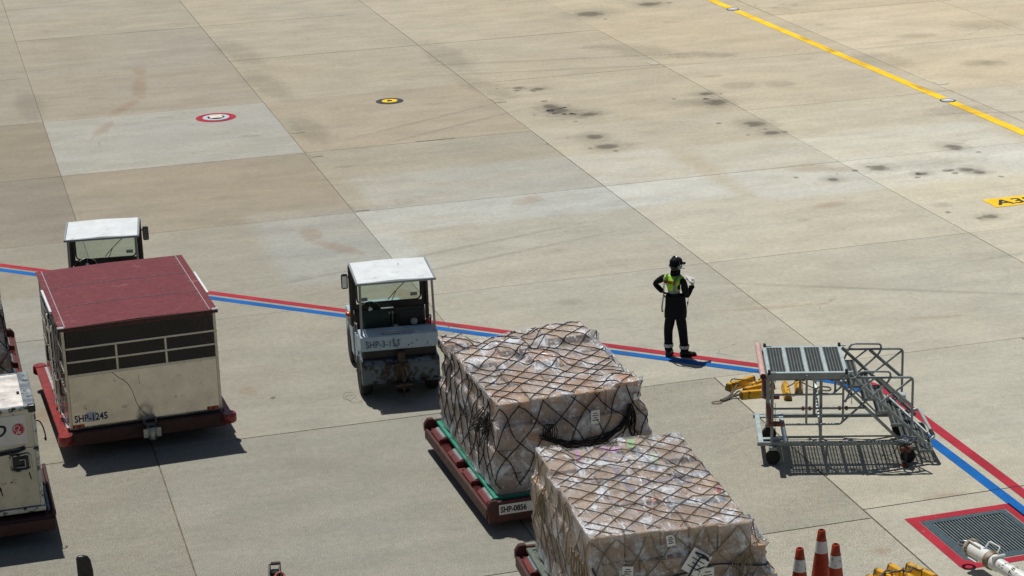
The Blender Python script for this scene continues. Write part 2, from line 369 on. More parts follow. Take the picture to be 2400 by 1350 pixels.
# ------------------------------------------------------------------ the apron: ground sheet, slabs, markings
gm = MB().add([(-1500,-1500,-.25),(1500,-1500,-.25),(1500,1500,-.25),(-1500,1500,-.25)], [(0,1,2,3)])
ground = tag(gm.build('ground', 'subgrade'), kind='structure')
DR = (12.50, 13.80, 23.22, 24.64)      # opening for the drain grate
unit = MB().box(-.5,.5,-.5,.5,-1,0)
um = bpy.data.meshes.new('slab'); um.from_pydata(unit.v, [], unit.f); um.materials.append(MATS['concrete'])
def slab(x0, x1, y0, y1, tint=None, grit=0, g=.007):
    o = bpy.data.objects.new('slab', um); COL.objects.link(o); o.parent = ground
    dz = random.uniform(-.003, .003)
    o.location = ((x0+x1)/2, (y0+y1)/2, dz); o.scale = (x1-x0-2*g, y1-y0-2*g, .25+dz)
    bt = base_tint((x0+x1)/2, (y0+y1)/2); u = random.uniform(-.03, .03)
    tint = [q*(1+u)*(tint[k] if tint else 1) for k, q in enumerate(bt)]
    o['tint'] = tuple(float(q) for q in tint); o['grit'] = float(grit); return o
XS = [-14.4+0*i for i in range(1)] + [-8.72, -3.01, 2.69, 8.46, 14.13, 19.78, 25.50, 31.2, 36.9, 42.6, 48.3]
YS = [31.10, 37.22, 43.53, 49.26, 55.23, 61.23, 67.2, 73.2, 79.2, 85.2, 91.2]
TPT = [(3,62,.80,.75,.71),(28,56,1.42,1.27,1.07),(24,46,1.3,1.22,1.08),(4,28,.66,.66,.64),(19,38.5,1.24,1.21,1.14),(13,37,1.0,1.0,.98),(14,24,.98,.98,.95),(13,60,.97,.89,.78),(5,39,.77,.75,.71),(9,28,.76,.76,.74),(22,62,1.22,1.10,.93),(11,47,.88,.83,.76),(20,48,1.16,1.07,.95),(-1,46,.60,.55,.50),(-2,30,.58,.57,.54),(16,30,1.04,1.03,.98),(25,40,1.38,1.33,1.22)]  # slab colours, with a vignette-like darkening towards the left put in
def base_tint(x, y):
    ws = [1/((x-p[0])**2*1.6+(y-p[1])**2+2)**1.4 for p in TPT]; q = sum(ws)
    return [sum(w_*p[2+k] for w_, p in zip(ws, TPT))/q for k in range(3)]
OVR = {(3,3): ((1.03,1.10,1.22), .1), (3,2): ((.93,.88,.84), 1.2), (4,3): ((.97,.92,.87), 0), (2,3): ((.93,.90,.86), .1), (2,2): ((1.02,1.02,1.02), .2), (3,4): ((.98,.96,.95), 0), (4,2): ((1.0,1.0,1.0), .1), (5,3): ((.98,.97,.95), 0)}
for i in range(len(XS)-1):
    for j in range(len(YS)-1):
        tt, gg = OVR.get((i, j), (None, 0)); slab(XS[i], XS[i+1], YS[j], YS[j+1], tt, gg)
XL = [-14.4, -8.72, -3.01, 2.69, 7.30, 11.945, 17.6, 23.3, 29.0, 34.7]
YL = [8.0, 13.1, 19.1, 25.0, 31.10]
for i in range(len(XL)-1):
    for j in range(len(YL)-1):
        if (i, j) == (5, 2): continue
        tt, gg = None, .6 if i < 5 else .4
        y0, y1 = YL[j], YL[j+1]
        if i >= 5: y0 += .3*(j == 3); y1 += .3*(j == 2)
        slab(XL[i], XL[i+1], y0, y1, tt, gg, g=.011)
# the slab that holds the drain is cast in four strips around its opening
d = MB(); x0, x1, y0, y1 = 11.958, 17.587, 19.113, 25.287
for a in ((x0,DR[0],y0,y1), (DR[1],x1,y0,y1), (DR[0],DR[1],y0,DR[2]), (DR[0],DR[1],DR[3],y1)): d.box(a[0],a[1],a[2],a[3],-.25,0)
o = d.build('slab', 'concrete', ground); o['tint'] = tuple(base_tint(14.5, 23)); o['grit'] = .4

fl = MB()
for a in ((-14.4,DR[0]-.03,8,91.2),(DR[1]+.03,48.3,8,91.2),(DR[0]-.03,DR[1]+.03,8,DR[2]-.03),(DR[0]-.03,DR[1]+.03,DR[3]+.03,91.2)): fl.add([(a[0],a[2],-.016),(a[1],a[2],-.016),(a[1],a[3],-.016),(a[0],a[3],-.016)], [(0,1,2,3)])
fl.build('joint_filler', 'joint_sand', ground)
# small square repairs let into slab corners
def patch(x, y, sx, sy, tint):
    o = MB().box(-sx/2,sx/2,-sy/2,sy/2,-.004,.004).build('repair_patch', 'concrete', ground, loc=(x,y,.004)); o['tint'] = tuple(float(p_*q_) for p_, q_ in zip(base_tint(x, y), tint)); o['grit'] = .1
patch(8.66,43.95,.32,.75,(.98,.94,.88)); patch(8.68,52.3,.34,1.9,(.93,.92,.87)); patch(8.66,48.9,.3,.3,(.9,.9,.86)); patch(14.3,52.9,.3,.5,(.95,.93,.88)); patch(25.7,50.2,.3,.4,(1.0,1.05,1.1)); patch(19.62,55.8,.25,.5,(1.0,1.06,1.12)); patch(11.7,49.36,1.0,.16,(.97,.95,.9))

def sheet(name, polys, mat, z, label=None):
    b_ = MB()
    for P in polys:
        n = len(P); b_.add([(x,y,z) for x,y in P], [tuple(range(n))])
    o = b_.build(name, mat); bm = bmesh.new(); bm.from_mesh(o.data); g = .008
    cuts = [(0, x, 31.1, 999, -999) for x in XS] + [(0, x, -999, 31.1, -999) for x in XL] + [(1, y, -999, 999, -999) for y in YS] + [(1, 25.3, 0, 0, 11.945)]
    for ax_, c, lo, hi, xm in cuts:      # paint stops at the slab joints
        nv = Vector((1,0,0)) if ax_ == 0 else Vector((0,1,0)); jg = g + random.uniform(0, .004)
        for d_ in (-jg, jg): bmesh.ops.bisect_plane(bm, geom=list(bm.verts)+list(bm.edges)+list(bm.faces), plane_co=nv*(c+d_), plane_no=nv)
        kill = [f for f in bm.faces if abs(f.calc_center_median()[ax_]-c) < jg and (ax_ == 1 or lo < f.calc_center_median().y < hi) and f.calc_center_median().x > xm]
        bmesh.ops.delete(bm, geom=kill, context='FACES')
    bm.to_mesh(o.data); bm.free()
    return tag(o, label, kind='structure')
def strip(pts, wd):
    """closed outline of a line of width wd through pts, split at joints into quads"""
    P = [Vector((x,y)) for x,y in pts]; Lf, Rg = [], []
    for i, p_ in enumerate(P):
        d0 = (P[i]-P[i-1]).normalized() if i else None; d1 = (P[i+1]-P[i]).normalized() if i < len(P)-1 else None
        dd = (d0 or d1) + (d1 or d0); dd.normalize(); n_ = Vector((-dd.y, dd.x)); k = wd/2/max(.5, n_.dot(Vector((-(d1 or d0).y, (d1 or d0).x))))
        Lf.append(p_+n_*k); Rg.append(p_-n_*k)
    return [[Lf[i], Lf[i+1], Rg[i+1], Rg[i]] for i in range(len(P)-1)]
def dense(pts, step=1.5):
    out = []
    for (x0,y0),(x1,y1) in zip(pts[:-1], pts[1:]):
        n = max(1, int(math.hypot(x1-x0,y1-y0)/step))
        out += [(x0+(x1-x0)*k/n + random.uniform(-.006,.006), y0+(y1-y0)*k/n) for k in range(n)]
    return out + [pts[-1]]
bl = [(-14.3, 56.0), (13.35, 30.56), (13.75, 30.15), (13.95, 29.7), (14.01, 29.2), (14.01, 15)]
rd = [(-14.3, 56.37), (13.65, 30.65), (14.05, 30.24), (14.25, 29.8), (14.31, 29.3), (14.31, 15)]
sheet('blue_line', strip(dense(bl), .175), 'paint_blue', .005); sheet('red_line', strip(dense(rd), .175), 'paint_red', .005)
sheet('yellow_line', strip(dense([(24.9, 25), (24.93, 44.5), (24.90, 48.0)]), .27) + strip(dense([(24.90, 48.45), (24.76, 62.4)]), .26) + strip(dense([(24.755, 63.0), (24.6, 90)]), .26), 'paint_yellow', .005)
ybox = sheet('yellow_panel', [[(21.19,38.71),(24.2,38.71),(24.2,39.34),(21.19,39.34)]], 'paint_yellow', .005)
text('painted_letter', 'A32', .53, 'paint_black', ybox, (21.32, 38.83, .006), (0,0,0), .001, shear=.1, sx=1.05, bold=.012)
# red border round the drain
bx0, bx1, by0, by1 = DR[0]-.16, DR[1]+.15, DR[2]-.17, DR[3]+.16
sheet('red_border', [[(bx0,by0+.1),(bx0+.02,by0),(bx1,by0),(bx1,DR[2]-.02),(DR[0]+.12,DR[2]-.03),(DR[0]-.01,DR[2]+.12)],[(bx0,by0+.1),(DR[0]-.01,DR[2]+.12),(DR[0]-.01,DR[3]+.01),(bx0,by1)],[(bx0,by1),(DR[0]-.01,DR[3]+.01),(DR[1]+.01,DR[3]+.01),(bx1,by1)],[(DR[1]+.01,DR[3]+.01),(DR[1]+.01,DR[2]-.02),(bx1,DR[2]-.02),(bx1,by1)]], 'paint_red', .005)
# scuffs, oil spots, rust runs
def stains(name, mat, items, z):
    me = bpy.data.meshes.new(name); v, f, uv = [], [], []
    for x, y, a, b_, an in items:
        k = len(v); c, s = math.cos(an), math.sin(an)
        for u, w_ in ((-1,-1),(1,-1),(1,1),(-1,1)):
            v.append((x+u*a*c-w_*b_*s, y+u*a*s+w_*b_*c, z + .0003*(len(f) % 9))); uv.append((u, w_))
        f.append((k,k+1,k+2,k+3))
    me.from_pydata(v, [], f); L_ = me.uv_layers.new(name='UVMap')
    for i, q in enumerate(uv): L_.data[i].uv = q
    me.materials.append(MATS[mat]); o = bpy.data.objects.new(name, me); COL.objects.link(o); o['kind'] = 'stuff'; return o
spots = [(15.35,51.67,.42,.5,.2),(15.36,51.13,.6,.6,-.3),(15.36,48.04,.4,.5,0),(15.33,46.98,.55,.5,0),(19.42,47.75,.5,.6,0),(19.44,46.71,.42,.4,0),(19.45,50.4,.5,.7,-.4),(19.57,51.46,.4,.35,0),(20.34,42.65,.42,.5,0),(22.78,43.74,.38,.5,0),
         (22.07,41.75,.35,.35,0),(22.23,41.44,.3,.3,0),(20.37,63.9,.9,.9,0),(22.64,64.75,.7,.7,0),(20.73,38.12,.35,.3,0),(15.65,53.84,.35,.3,0),(15.2,54.2,.3,.25,0),(16.0,50.4,.5,.3,0),(21.0,41.8,.3,.25,0),(19.0,42.1,.25,.3,0),(3.9,32.0,.2,.18,0)]
stains('oil_stains', 'oil', [(x,y,a*.72,b_*.72,an) for x,y,a,b_,an in spots] + [(x+rng.normal(0,.5),y+rng.normal(0,.5),q_,q_*rng.uniform(.7,1.3),rng.uniform(0,3)) for x,y,a,b_,an in spots for q_ in rng.uniform(.04,.13,2)], .008)
for _ in range(60): spots.append((0,0,0,0,0))
sm = [(20.8,52.06,.7,.7,0),(21.76,51.75,.6,.6,0),(27.75,52.08,.7,.6,0),(28.17,51.89,.6,.6,0),(21.0,56.5,1.0,.7,0),(21.74,56.09,.8,.5,0),(18.87,58.73,.7,.4,0),(28.02,56.3,.9,.5,0),(21.5,42.6,1.4,.7,0),(23.9,41.2,.9,.6,0),(18.9,50.6,1,.7,0),(15.7,50.6,1.2,.8,.3),
      (8.9,57.5,.7,3.4,.1),(8.9,62.5,.8,3.2,.1),(14.5,59.2,.8,3.5,0),(14.4,54.6,.7,2.4,.2),(2.5,57.5,.6,2.8,0),(9.0,51.6,.6,2.4,0),(19.9,57.5,1.2,2.0,.4),(20.5,33.5,1.4,1.0,0),(24.6,47.1,1.3,.9,0),(25.5,53.5,1.2,1.8,.2),(30.5,57.0,1.6,1.2,0),(4.6,24.2,.3,.7,0)]
stains('tyre_smudges', 'smudge', sm + [(x,y,a*1.7,b_*1.6,an) for x,y,a,b_,an in spots[:22]] + [(24.86,57.4,.16,.5,0),(24.86,57.2,.16,.5,0),(24.86,55.5,.16,.6,0),(24.86,55.4,.16,.6,0),(24.95,49.8,.16,.7,0),(24.95,49.7,.16,.7,0)] + [(rng.uniform(2,30), rng.uniform(32,66), rng.uniform(.15,.5), rng.uniform(.1,.3), rng.uniform(-.4,.4)) for _ in range(12)] + [(9.8,39,5.5,.11,.28),(9.5,39.9,5.5,.10,.28),(17,56,7,.12,-.2),(17.3,57.4,7,.12,-.2),(16.5,34.5,5,.10,-.5),(23,36,6,.11,.15),(27,46,6,.12,-.3),(12.5,50.5,4,.10,.5),(11.9,51.4,4,.10,.5)], .0115)
rs = [(5.8,60.8,.28,.8,0),(5.55,58.6,.3,1.9,-.12),(4.9,56.2,.3,1.5,-.5),(4.1,53.8,.25,1.2,-.35),(18.94,43.2,.7,.5,0),(19.5,42.85,.5,.35,0),(12.24,43.0,.4,.6,-.9),(18.1,40.2,.6,.3,.2),(7.58,41.01,.3,1.2,.5),(7.27,42.15,.35,.7,0),(8.2,37.4,.3,.8,.4),(1.24,33.2,.5,.6,0),(4.5,33.2,.25,.3,0),(14.2,34.2,1.4,.13,-.15),(16.8,32.6,.7,.1,-.2),(11.6,23.95,.25,.16,.1),(13.2,25.35,.5,.1,0)]
stains('rust_runs', 'rust_stain', rs, .0145)

# ------------------------------------------------------------------ flush ground fittings
def disc(name, mat, parent, r, z0, z1, n=40):
    return MB().lathe([(r,z0),(r,z1)], n).build(name, mat, parent)
t1 = thing('ground_light', 'round in-pavement light fitting with white lens inside a red painted ring', 'ground light', (7.0,53.95,0))
disc('painted_ring', 'paint_red', t1, .52, .001, .006); disc('base_plate', 'plate_grey', t1, .345, .001, .014)
MB().lathe([(.22,0),(.22,.004),(.20,.004),(.20,0)], 30, (0,0,.015)).build('bolt_ring', 'stencil_ink', t1)
MB().box(-.17,.17,-.15,.15,.016,.034).build('lens', 'lamp_pale', t1, bevel=.03, segs=3)
for s in (-1,1): MB().lathe([(.03,0),(.03,.02)], 10, (s*.17,0,.014)).build('bolt', 'black_metal', t1)
t1 = thing('pit_cover', 'yellow round pit cover inside a dark grey painted ring', 'pit cover', (11.62,54.02,0))
disc('painted_ring', 'paint_black', t1, .365, .001, .006); disc('cover', 'paint_yellow', t1, .205, .001, .014)
disc('centre_cap', 'black_metal', t1, .075, .014, .022, 16)
for k in range(5): MB().lathe([(.012,0),(.012,.006)], 8, (.14*math.cos(k*1.26+.3),.14*math.sin(k*1.26+.3),.014)).build('bolt', 'black_metal', t1)
for (x,y,l) in ((24.90,48.22,'flush white centreline stud on yellow line nearest the painted letters'),(24.75,62.7,'flush white centreline stud on yellow line at the far top edge')):
    t1 = thing('centreline_stud', l, 'ground stud', (x,y,0), 0, 'flush studs set in the yellow line')
    disc('dark_rim', 'paint_black', t1, .20, .001, .008, 24); disc('white_ring', 'plate_grey', t1, .165, .008, .013, 24); disc('lens', 'paint_white', t1, .08, .013, .022, 14)

# drain
dr = thing('drain_grate', 'steel drain grate with slanting bars set inside a red painted border', 'drain grate', (DR[0],DR[2],0))
W_, D_ = DR[1]-DR[0], DR[3]-DR[2]
f_ = MB()
for a in ((.004,.13,.004,D_-.004),(W_-.10,W_-.004,.004,D_-.004),(.13,W_-.10,.004,.15),(.13,W_-.10,D_-.10,D_-.004)): f_.box(a[0],a[1],a[2],a[3],-.24,.004)
f_.build('frame', 'grate_blue', dr)
MB().box(.13,W_-.10,.15,D_-.10,-.245,-.235).build('pit_floor', 'pit_black', dr)
bar = MB().box(-.009,.009,0,D_-.254,-.06,.0).build('grate_bar', 'grate_bar', dr, loc=(.152,.152,0))
N = 22
for k in range(1, N+1):
    c = bar.copy(); COL.objects.link(c); c.parent = dr; c.location = (.152+k*(W_-.275)/N, .152, 0)
for yv in (.32,.66,1.0): MB().box(.132,W_-.102,yv-.004,yv+.004,-.075,-.062).build('cross_rod', 'grate_bar', dr)

# ------------------------------------------------------------------ wheels
def wheel(parent, x, y, r, wd, hub='bucket_grey', name='wheel', axis='x', z=None):
    h = wd/2; t_ = MB().lathe([(r*.62,-h*.9),(r*.9,-h),(r*.985,-h*.7),(r,-h*.3),(r,h*.3),(r*.985,h*.7),(r*.9,h),(r*.62,h*.9)], 26, (0,0,0), axis).build(name, 'rubber', parent, smooth=True, loc=(x,y,r if z is None else z))
    MB().lathe([(r*.61,-h*.8),(r*.55,-h*.55),(r*.2,-h*.6),(r*.2,h*.6),(r*.55,h*.55),(r*.61,h*.8)], 18, (0,0,0), axis).build('rim', hub, t_, smooth=True)
    return t_

# ------------------------------------------------------------------ baggage tugs
def tug(loc, rz, label, mirror, with_text, seatmat):
    T = thing('baggage_tug', label, 'tow tractor', loc, R(rz), 'white open-cab tugs')
    W = .62
    # counterweight bumper, recess and slanted rear panel
    MB().prism([(-.12,.30),(-.16,.36),(-.16,.62),(-.12,.70),(.34,.70),(.34,.26),(-.06,.26)], -W-.02, W+.02, 'x').build('bumper', 'tug_grimy', T, bevel=.025, segs=2)
    MB().box(-W+.02,W-.02,-.04,.34,.70,.87).build('recess', 'black_metal', T)
    rp = MB().prism([(-.13,.87),(-.10,1.10),(-.02,1.12),(.30,1.12),(.30,.87)], -W-.015, W+.015, 'x').build('rear_panel', 'tug_white', T, bevel=.012, segs=2)
    MB().box(-.30,.25,-.06,.0,1.122,1.135).build('trim_strip', 'gutter_grey', T)
    if with_text:
        text('fleet_number', 'SHP-3-153', .15, 'worn_ink', T, (-.555,-.130,.925), (R(82.6),0,0), .001, sx=.86)
        for x, z in ((-.08,.96),(-.06,.92),(.2,.95),(.28,1.0),(.14,.93),(-.1,1.05)): MB().lathe([(.011,0),(.011,.006)], 6, (x,-.122-(1.1-z)*.13,z), 'y').build('rust_spot', 'rusty_steel', T)
    # rear wings over the wheels
    for s in (-1,1):
        pr = [(-.02,.70),(.30,.70),(.30,.66)] 
        arcp = [(.32+.40*math.cos(R(a)), .33+.40*math.sin(R(a))) for a in range(150, -1, -15)]
        x0, x1 = (s*W, s*(W-.30)) if s > 0 else (s*W, s*(W-.30))
        MB().prism([(-.03,.70)] + [(-.03,.50)] + arcp + [(.95,.36),(.98,.86),(.30,.98)], min(x0,x1), max(x0,x1), 'x').build('rear_wing', 'tug_white', T, bevel=.01)
        wheel(T, s*.55, .32, .34, .2)
        # front body side with wheel cut
        arcp = [(1.98+.36*math.cos(R(a)), .30+.36*math.sin(R(a))) for a in range(0, 181, 15)]
        MB().prism([(1.25,.34),(1.30,.92),(1.45,.97),(2.36,.90),(2.46,.60),(2.46,.34)] + arcp, min(x0,x1), max(x0,x1), 'x').build('front_wing', 'tug_white', T, bevel=.012)
        wheel(T, s*.54, 1.98, .30, .18)
        MB().box(min(s*.30,s*.62), max(s*.30,s*.62), .95, 1.27, .30, .34).build('step', 'black_metal', T)
        # grab rail beside the seat
        MB().tube(rounded([(s*.61,.98,.86),(s*.61,.98,1.02),(s*.61,.66,1.10),(s*.61,.66,.98)], .05), .012, 8).build('grab_rail', 'post_grey', T, smooth=True)
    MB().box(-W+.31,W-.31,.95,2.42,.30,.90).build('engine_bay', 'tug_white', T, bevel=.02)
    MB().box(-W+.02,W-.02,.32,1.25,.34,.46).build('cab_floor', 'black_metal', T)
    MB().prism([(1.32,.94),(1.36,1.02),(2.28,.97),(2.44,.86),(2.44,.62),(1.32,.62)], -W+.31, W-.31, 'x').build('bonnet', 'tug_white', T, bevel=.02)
    for s in (-1,1):
        MB().lathe([(.07,0),(.07,.03)], 16, (s*.42,2.45,.72), 'y').build('headlight', 'lamp_pale', T, smooth=True)
    # seats
    for x, mt in ((-.32, seatmat), (.27, 'black_vinyl')):
        MB().box(x-.21,x+.21,.42,.90,.70,.84).build('seat', 'black_vinyl', T, bevel=.04, segs=3)
        MB().prism([(.36,.82),(.30,1.26),(.33,1.40),(.40,1.40),(.44,1.26),(.47,.82)], x-.22, x+.22, 'x').build('seat_back', mt, T, bevel=.05, segs=3)
        MB().box(x-.18,x+.18,.44,.86,.46,.70).build('seat_base', 'black_metal', T)
    MB().box(-.08,.04,.5,1.2,.46,.92).build('console', 'black_plastic', T, bevel=.02)
    for x in (-.04,.01): MB().tube([(x,.95,.92),(x+.02,.98,1.12)], .008, 6).lathe([(.02,0),(.02,.03)], 8, (x+.02,.98,1.12)).build('lever', 'bolt_steel', T, smooth=True)
    # dash, firewall and windscreen
    MB().prism([(1.04,1.10),(1.10,1.19),(1.22,1.19),(1.22,.46),(1.12,.46)], -W+.03, W-.03, 'x').build('dashboard', 'cab_brown', T, bevel=.015)
    wf = MB().box(-W+.01,W-.01,1.10,1.15,1.19,1.285).box(-W+.01,-W+.07,1.10,1.15,1.285,1.94).box(W-.07,W-.01,1.10,1.15,1.285,1.94).box(-W+.07,W-.07,1.10,1.15,1.90,1.94).build('windscreen_frame', 'cab_brown', T, bevel=.008)
    rr = [(-W+.08,1.88),(-W+.08,1.355),(-W+.14,1.29),(W-.14,1.29),(W-.08,1.355),(W-.08,1.88),(W-.12,1.90),(-W+.12,1.90)]
    MB().prism(rr, 1.122, 1.128, 'y').build('windscreen', 'windscreen', T)
    MB().tube(rounded([(u,1.118,v) for u,v in [(-W+.085,1.89),(-W+.085,1.295),(W-.085,1.295),(W-.085,1.89)]], .09, 5), .014, 6).build('window_seal', 'black_plastic', T, smooth=True)
    wp = MB().tube([(-.02,1.10,1.33),(.10,1.10,1.46),(.32,1.10,1.66)], .007, 5).tube([(.04,1.10,1.30),(.12,1.10,1.47)], .006, 5).build('wiper', 'black_plastic', T)
    MB().box(.36,.48,1.114,1.118,1.36,1.42).build('sticker', 'sticker', T)
    if with_text: MB().box(-.48,-.36,1.114,1.118,1.33,1.39).build('sticker', 'sticker', T)
    MB().box(-.17,.06,1.03,1.095,1.195,1.206).build('document_tray', 'paper', T)
    # steering wheel
    Ms = Matrix.Translation((-.34,.92,1.24)) @ Matrix.Rotation(R(32), 4, 'X')
    sw = MB().tube([Ms @ Vector((.165*math.cos(a),.165*math.sin(a),0)) for a in [2*math.pi*k/24 for k in range(24)]], .014, 6, True)
    for a in (90,210,330): sw.tube([Ms @ Vector((0,0,-.02)), Ms @ Vector((.16*math.cos(R(a)),.16*math.sin(R(a)),0))], .010, 5)
    sw.tube([Ms @ Vector((0,0,.01)), Ms @ Vector((0,.05,-.4))], .025, 8)
    sw.build('steering_wheel', 'black_plastic', T, smooth=True)
    hub_ = MB().lathe([(.001,.03),(.02,.028),(.035,.02),(.04,0)], 12).build('horn_button', 'chrome', T, smooth=True); hub_.matrix_local = Ms
    # roof and posts
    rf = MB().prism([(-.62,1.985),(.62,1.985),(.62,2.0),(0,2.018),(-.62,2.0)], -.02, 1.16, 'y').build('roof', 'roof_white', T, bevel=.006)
    for s in (-1,1): MB().box(min(s*.625,s*.65),max(s*.625,s*.65),-.02,1.17,1.97,2.005).build('roof_gutter', 'gutter_grey', rf)
    MB().box(-.65,.65,-.05,-.022,1.965,2.0).build('roof_edge', 'gutter_grey', rf)
    for s in (-1,1):
        MB().tube([(s*.60,-.03,1.10),(s*.585,.02,1.97)], .020, 8).build('rear_post', 'post_grey', T, smooth=True)
        MB().box(min(s*.605,s*.66),max(s*.605,s*.66),1.06,1.18,.92,1.968).build('front_pillar', 'cab_brown', T, bevel=.012)
    # mirrors
    s = mirror
    mr = MB().box(s*.735-.055,s*.735+.055,1.0,1.06,1.60,1.86).build('mirror', 'black_plastic', T, bevel=.03, segs=3)
    MB().box(s*.735-.04,s*.735+.04,.994,.998,1.63,1.83).build('mirror_glass', 'mirror_glass', mr)
    MB().tube([(s*.735,1.04,1.73),(s*.64,1.12,1.80)], .010, 6).build('mirror_arm', 'black_metal', mr, smooth=True)
    MB().box(-s*.52-.07,-s*.52+.07,.96,1.03,1.90,1.962).build('inner_mirror', 'black_plastic', T, bevel=.02, segs=2)
    # lamp, bucket, extinguisher
    MB().lathe([(.045,0),(.055,.03),(.05,.09),(.02,.11)], 14, (-.66,1.42,.97)).build('indicator_lamp', 'amber', T, smooth=True)
    MB().lathe([(.075,0),(.105,.14),(.098,.14),(.07,.02)], 18, (-.60,1.33,.88)).build('bucket', 'bucket_grey', T, smooth=True)
    MB().lathe([(.001,0),(.05,.005),(.055,.03),(.055,.28),(.02,.33),(.02,.36)], 14, (.53,.34,.86)).build('extinguisher', 'red_gloss', T, smooth=True)
    MB().tube(spline([(.53,.34,1.22),(.58,.30,1.26),(.57,.26,1.15),(.56,.27,.95)]), .012, 6).build('extinguisher_hose', 'black_plastic', T, smooth=True)
    MB().lathe([(.001,.0),(.05,.02),(.062,.06),(.05,.10),(.001,.12)], 14, (.30,.28,1.13)).build('work_lamp', 'bucket_grey', T, smooth=True)
    # towing hitch
    h = MB().box(-.10,.12,-.22,-.16,.28,.66).build('hitch_plate', 'hitch_yellow', T, bevel=.008)
    MB().prism([(-.13,.30),(-.13,.36),(.15,.36),(.15,.30)], -.40, -.22, 'y').build('hitch_jaw', 'hitch_yellow', T, bevel=.02)
    MB().prism([(-.11,.17),(-.11,.21),(.13,.21),(.13,.17)], -.42, -.20, 'y').build('hitch_jaw', 'rusty_steel', T, bevel=.02)
    MB().tube([(.01,-.33,.12),(.01,-.33,.62)], .02, 8).lathe([(.035,0),(.035,.03)], 10, (.01,-.33,.62)).build('hitch_pin', 'rusty_steel', T, smooth=True)
    MB().tube(spline([(.04,-.24,.64),(.08,-.27,.5),(.05,-.30,.42),(.02,-.34,.36)]), .007, 5).build('pin_chain', 'bolt_steel', T, smooth=True)
    MB().box(-.05,.07,-.21,-.15,.66,.84).build('hitch_bracket', 'rusty_steel', T, bevel=.01)
    return T
tug((6.851,32.065,0), -5.5, 'white open-cab tow tractor with rust-speckled rear, standing beside the netted pallet', -1, True, 'green_vinyl')
tug((2.575,36.455,0), -7.0, 'white-roofed tow tractor half hidden behind the dark red covered cart', 1, False, 'black_vinyl')

# ------------------------------------------------------------------ covered baggage cart
CW, CL, CB, CT = 2.36, 3.12, .45, 2.10
cart = thing('covered_cart', 'covered baggage cart with dark red roof and bare metal front panel', 'baggage cart', (1.470,31.225,0), R(2.4))
MB().box(-.16,CW+.09,-.10,CL+.22,.30,.40).build('chassis', 'chassis_red', cart, bevel=.02, segs=2)
for s, x0, x1 in ((-1,-.18,-.02),(1,CW+.02,CW+.12)):
    MB().box(x0,x1,-.06,CL+.2,.401,.425).build('side_step', 'chassis_red', cart, bevel=.008)
    for y in (-.14, CL+.22):
        xc = (x0+x1)/2; MB().lathe([(.10,0),(.115,.02),(.115,.12),(.10,.15)], 20, (xc,y,.285)).build('corner_buffer', 'chassis_red', cart, smooth=True)
MB().box(-.04,.01,.1,CL,.426,.46).build('kerb_rail', 'seam_silver', cart)
MB().box(-.02,CW+.02,-.13,-.04,.22,.435).build('front_beam', 'chassis_dark', cart, bevel=.01)
MB().box(.1,CW-.1,.1,CL-.1,.20,.30).build('underframe', 'chassis_dark', cart)
for x in (.25, CW-.25):
    for y in (.55, CL-.5): wheel(cart, x, y, .2, .14)
MB().box(.02,CW-.02,.02,CL-.02,.425,CB).build('deck', 'steel_grey', cart)
def cart_wall(vertical_axis, along, c0, sgn, nm, panelmat, rows, ncol, L):
    """wall in local u (along) and z at constant c0"""
    def bx(u0,u1,z0,z1,t0,t1): 
        if vertical_axis == 'x': return (min(c0+sgn*t0,c0+sgn*t1),max(c0+sgn*t0,c0+sgn*t1),u0,u1,z0,z1)
        return (u0,u1,min(c0+sgn*t0,c0+sgn*t1),max(c0+sgn*t0,c0+sgn*t1),z0,z1)
    MB().box(*bx(.045,L-.045,CB,rows[0]-.02,0,.02)).build(nm+'_panel', panelmat, cart)
    zs = rows
    # bars
    MB().box(*bx(.045,L-.045,zs[0]-.022,zs[0]+.022,-.012,.026)).build('rail', 'frame_alu', cart, bevel=.004)
    for z in zs[1:-1]: MB().box(*bx(.045,L-.045,z-.017,z+.017,-.012,.022)).build('rail', 'frame_alu', cart, bevel=.004)
    MB().box(*bx(.045,L-.045,zs[-1]-.02,CT-.012,-.012,.026)).build('rail', 'cage_red', cart)
    for k in range(len(zs)-1):
        n = ncol if k < len(zs)-2 or vertical_axis == 'x' else 1
        for j in range(n):
            u0, u1 = .045+(L-.09)*j/n+.012, .045+(L-.09)*(j+1)/n-.012
            MB().box(*bx(u0,u1,zs[k]+.018,zs[k+1]-.018,.004,.008)).build('window_panel', 'smoked_panel', cart)
            if j: MB().box(*bx(u0-.027,u0+.003,zs[k]+.018,zs[k+1]-.018,-.010,.022)).build('mullion', 'frame_alu', cart)
rows = [1.32,1.54,1.757,2.05]
cart_wall('y', 'x', 0, 1, 'front', 'cage_panel', rows, 3, CW)
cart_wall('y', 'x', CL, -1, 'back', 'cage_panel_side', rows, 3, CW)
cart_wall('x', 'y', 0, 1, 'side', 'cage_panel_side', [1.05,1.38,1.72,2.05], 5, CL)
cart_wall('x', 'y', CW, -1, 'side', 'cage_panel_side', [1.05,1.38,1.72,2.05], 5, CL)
for x in (0, CW-.045):
    for y in (0, CL-.045): MB().box(x,x+.045,y,y+.045,CB,CT-.012).build('corner_post', 'frame_alu', cart, bevel=.006)
for x in (CW*.33, CW*.67):
    for y in (.5, CL*.5, CL-.4): MB().box(x-.025,x+.025,y-.025,y+.025,CB,CT-.02).build('inner_post', 'cage_red', cart)
MB().tube(spline([(.9,1.1,2.0),(.92,1.12,1.86),(.98,1.1,1.80),(1.1,1.1,1.9),(1.15,1.1,2.05)]), .012, 5).build('hanging_strap', 'black_vinyl', cart)
MB().tube(spline([(1.45,1.2,2.05),(1.40,1.2,1.9),(1.48,1.2,1.8),(1.62,1.2,1.95)]), .014, 5).build('hanging_strap', 'black_vinyl', cart)
